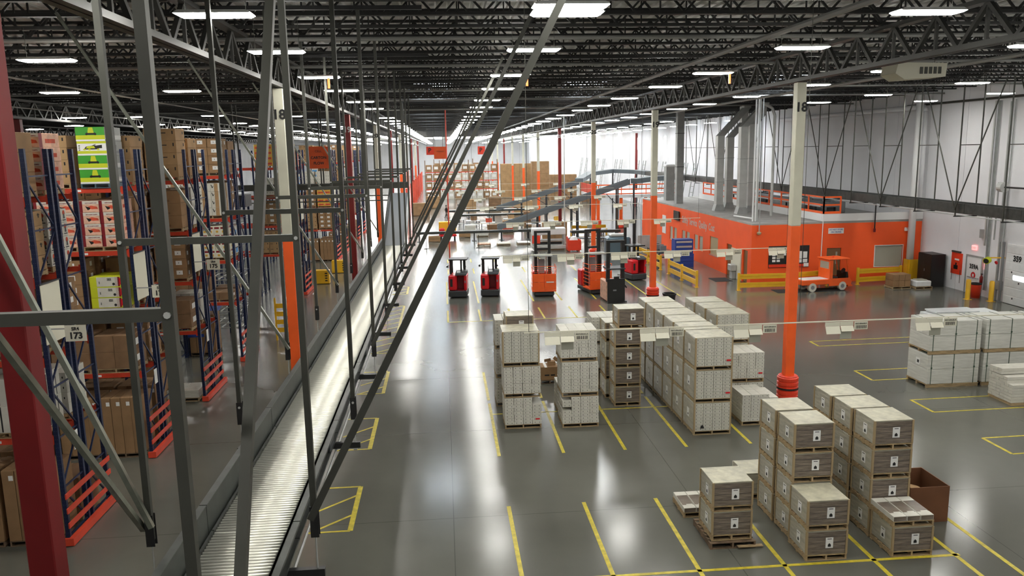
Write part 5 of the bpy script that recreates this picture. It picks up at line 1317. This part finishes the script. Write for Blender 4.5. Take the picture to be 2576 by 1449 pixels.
# ------------------------------------------------------------------ overhead heater and lamps
t = thing('unit_heater', 'cream overhead heater box slung under the roof near the white wall', 'heater', (14.85, 24.6, 10.98))
MB().prism([(-1.1, .15), (-.7, -.1), (1.1, 0), (1.15, .55), (-1.0, .6)], 'y', -.55, .55).build('housing', 'cream', t)
for k in range(5): MB().box(-.05 + .2*k, -.575, .12, .08 + .2*k, -.552, .4).build('louvre', 'steel', t)
for x in (-.9, .95): MB().tube((x, 0, .56), (x, 0, 1.3), .012, 6).build('hanger_rod', 'steel', t)
t.scale = (.74, .8, .74)
L0 = thing('high_bay_lamp', 'bright long lamp hanging on thin wires below the roof joists', 'lamp', (2.2, 13.6, 11.28), 0, 'high bay lamps')
MB().prism([(-.60, .036), (.60, .036), (.62, .05), (.55, .085), (-.55, .085), (-.62, .05)], 'y', -.20, .20).build('housing', 'galv', L0)
MB().prism([(-.56, 0), (.56, 0), (.63, .034), (-.63, .034)], 'y', -.19, .19).build('tube_lens', 'lamp', L0)
MB().box(-.45, -.03, .086, .45, .03, .092).build('added_uplight_strip', 'added_uplight', L0)  # glowing strip added on top of the housing to brighten the roof deck
for x in (-.5, .5): MB().tube((x, .08, .086), (x, .08, .80), .005, 4).build('hanging_wire', 'steel', L0)
LXs = [-33.3, -27.4, -21.5, -15.4, -9.4, -3.72, 2.25, 8.85, 14.9, 21.6, 28.0]  # near lamps of the outermost column are added out of view to brighten the wall
LYs = [1.5, 7.6, 13.7, 19.4, 25.9, 31.5, 38.6, 44.9, 50.3, 57.2, 63.4, 69.8, 76.2]
y = 82.4
while y < 290: LYs.append(y); y += 6.3
cnt = 0; rest = MB()
for yi, y in enumerate(LYs):
    for xi, x in enumerate(LXs):
        if x < -5 and y < 58: continue
        if x > 15.5 and 46 < y < 74: continue
        if x < -22 and y > 75: continue
        if (x, y) == (2.25, 13.7) or (x in (-9.4, -3.72) and y == 50.3): continue
        if abs(x + 3.72) < .1 and abs(y - 13.7) < .1: y = 14.3
        if y < 130:
            dup(L0, (x, y, 11.28)); cnt += 1
        else:
            rest.box(x - .62, y - .15, 11.28, x + .62, y + .15, 11.4)
tag(rest.build('far_lamps', 'lamp'), 'distant rows of bright lamps under the roof at the hall end', 'lamps', kind='stuff')
for y in (10.6, 20.7, 30.85, 50.4):
    for x in (-9.4, -13.7, -17.9, -21.7, -26, -30.3):
        dup(L0, (x, y if (x, y) != (-9.4, 50.4) else 52.6, 11.28))
for i, (x, y) in enumerate(((-3.4, 25.9), (2.75, 25.9), (9.3, 25.9))):
    tag(MB().box(x - .035, y - .3, 10.95, x + .035, y - .28, 11.26).build('hanging_flag', 'beacon'), f'small orange flag with added glow hanging under the third lamp row, {["over the conveyor", "over the white stacks", "toward the office"][i]}', 'marker')

# ================================================================== world, camera, view
w = bpy.data.worlds.new('World'); SC.world = w; w.use_nodes = True
w.node_tree.nodes['Background'].inputs[0].default_value = (.7, .8, 1, 1); w.node_tree.nodes['Background'].inputs[1].default_value = .3
cam = bpy.data.cameras.new('camera'); co = bpy.data.objects.new('camera', cam); COL.objects.link(co); SC.camera = co
cam.sensor_fit = 'HORIZONTAL'; cam.sensor_width = 36.; cam.lens = 36.*1998./2576.; cam.clip_end = 600; cam.clip_start = .05
p_, y_, r_ = .17305, .08393, -.018335
F = Vector((math.sin(y_)*math.cos(p_), math.cos(y_)*math.cos(p_), -math.sin(p_)))
R0 = Vector((math.cos(y_), -math.sin(y_), 0)); U0 = R0.cross(F)
R = R0*math.cos(r_) + U0*math.sin(r_); U = U0*math.cos(r_) - R0*math.sin(r_)
co.matrix_world = Matrix(((R.x, U.x, -F.x, 0), (R.y, U.y, -F.y, 0), (R.z, U.z, -F.z, 9.0), (0, 0, 0, 1)))
vs = SC.view_settings; vs.view_transform = 'Standard'; vs.look = 'None'; vs.gamma = 1; vs.use_curve_mapping = False; vs.exposure = 1.42
cy = SC.cycles
cy.use_denoising = True; cy.use_adaptive_sampling = True; cy.adaptive_threshold = .04; cy.adaptive_min_samples = 16; cy.max_bounces = 5; cy.diffuse_bounces = 3; cy.glossy_bounces = 2; cy.transmission_bounces = 3; cy.transparent_max_bounces = 6
cy.caustics_reflective = False; cy.caustics_refractive = False; cy.sample_clamp_indirect = 6.0
print('objects', len(bpy.data.objects), 'lamps', cnt)
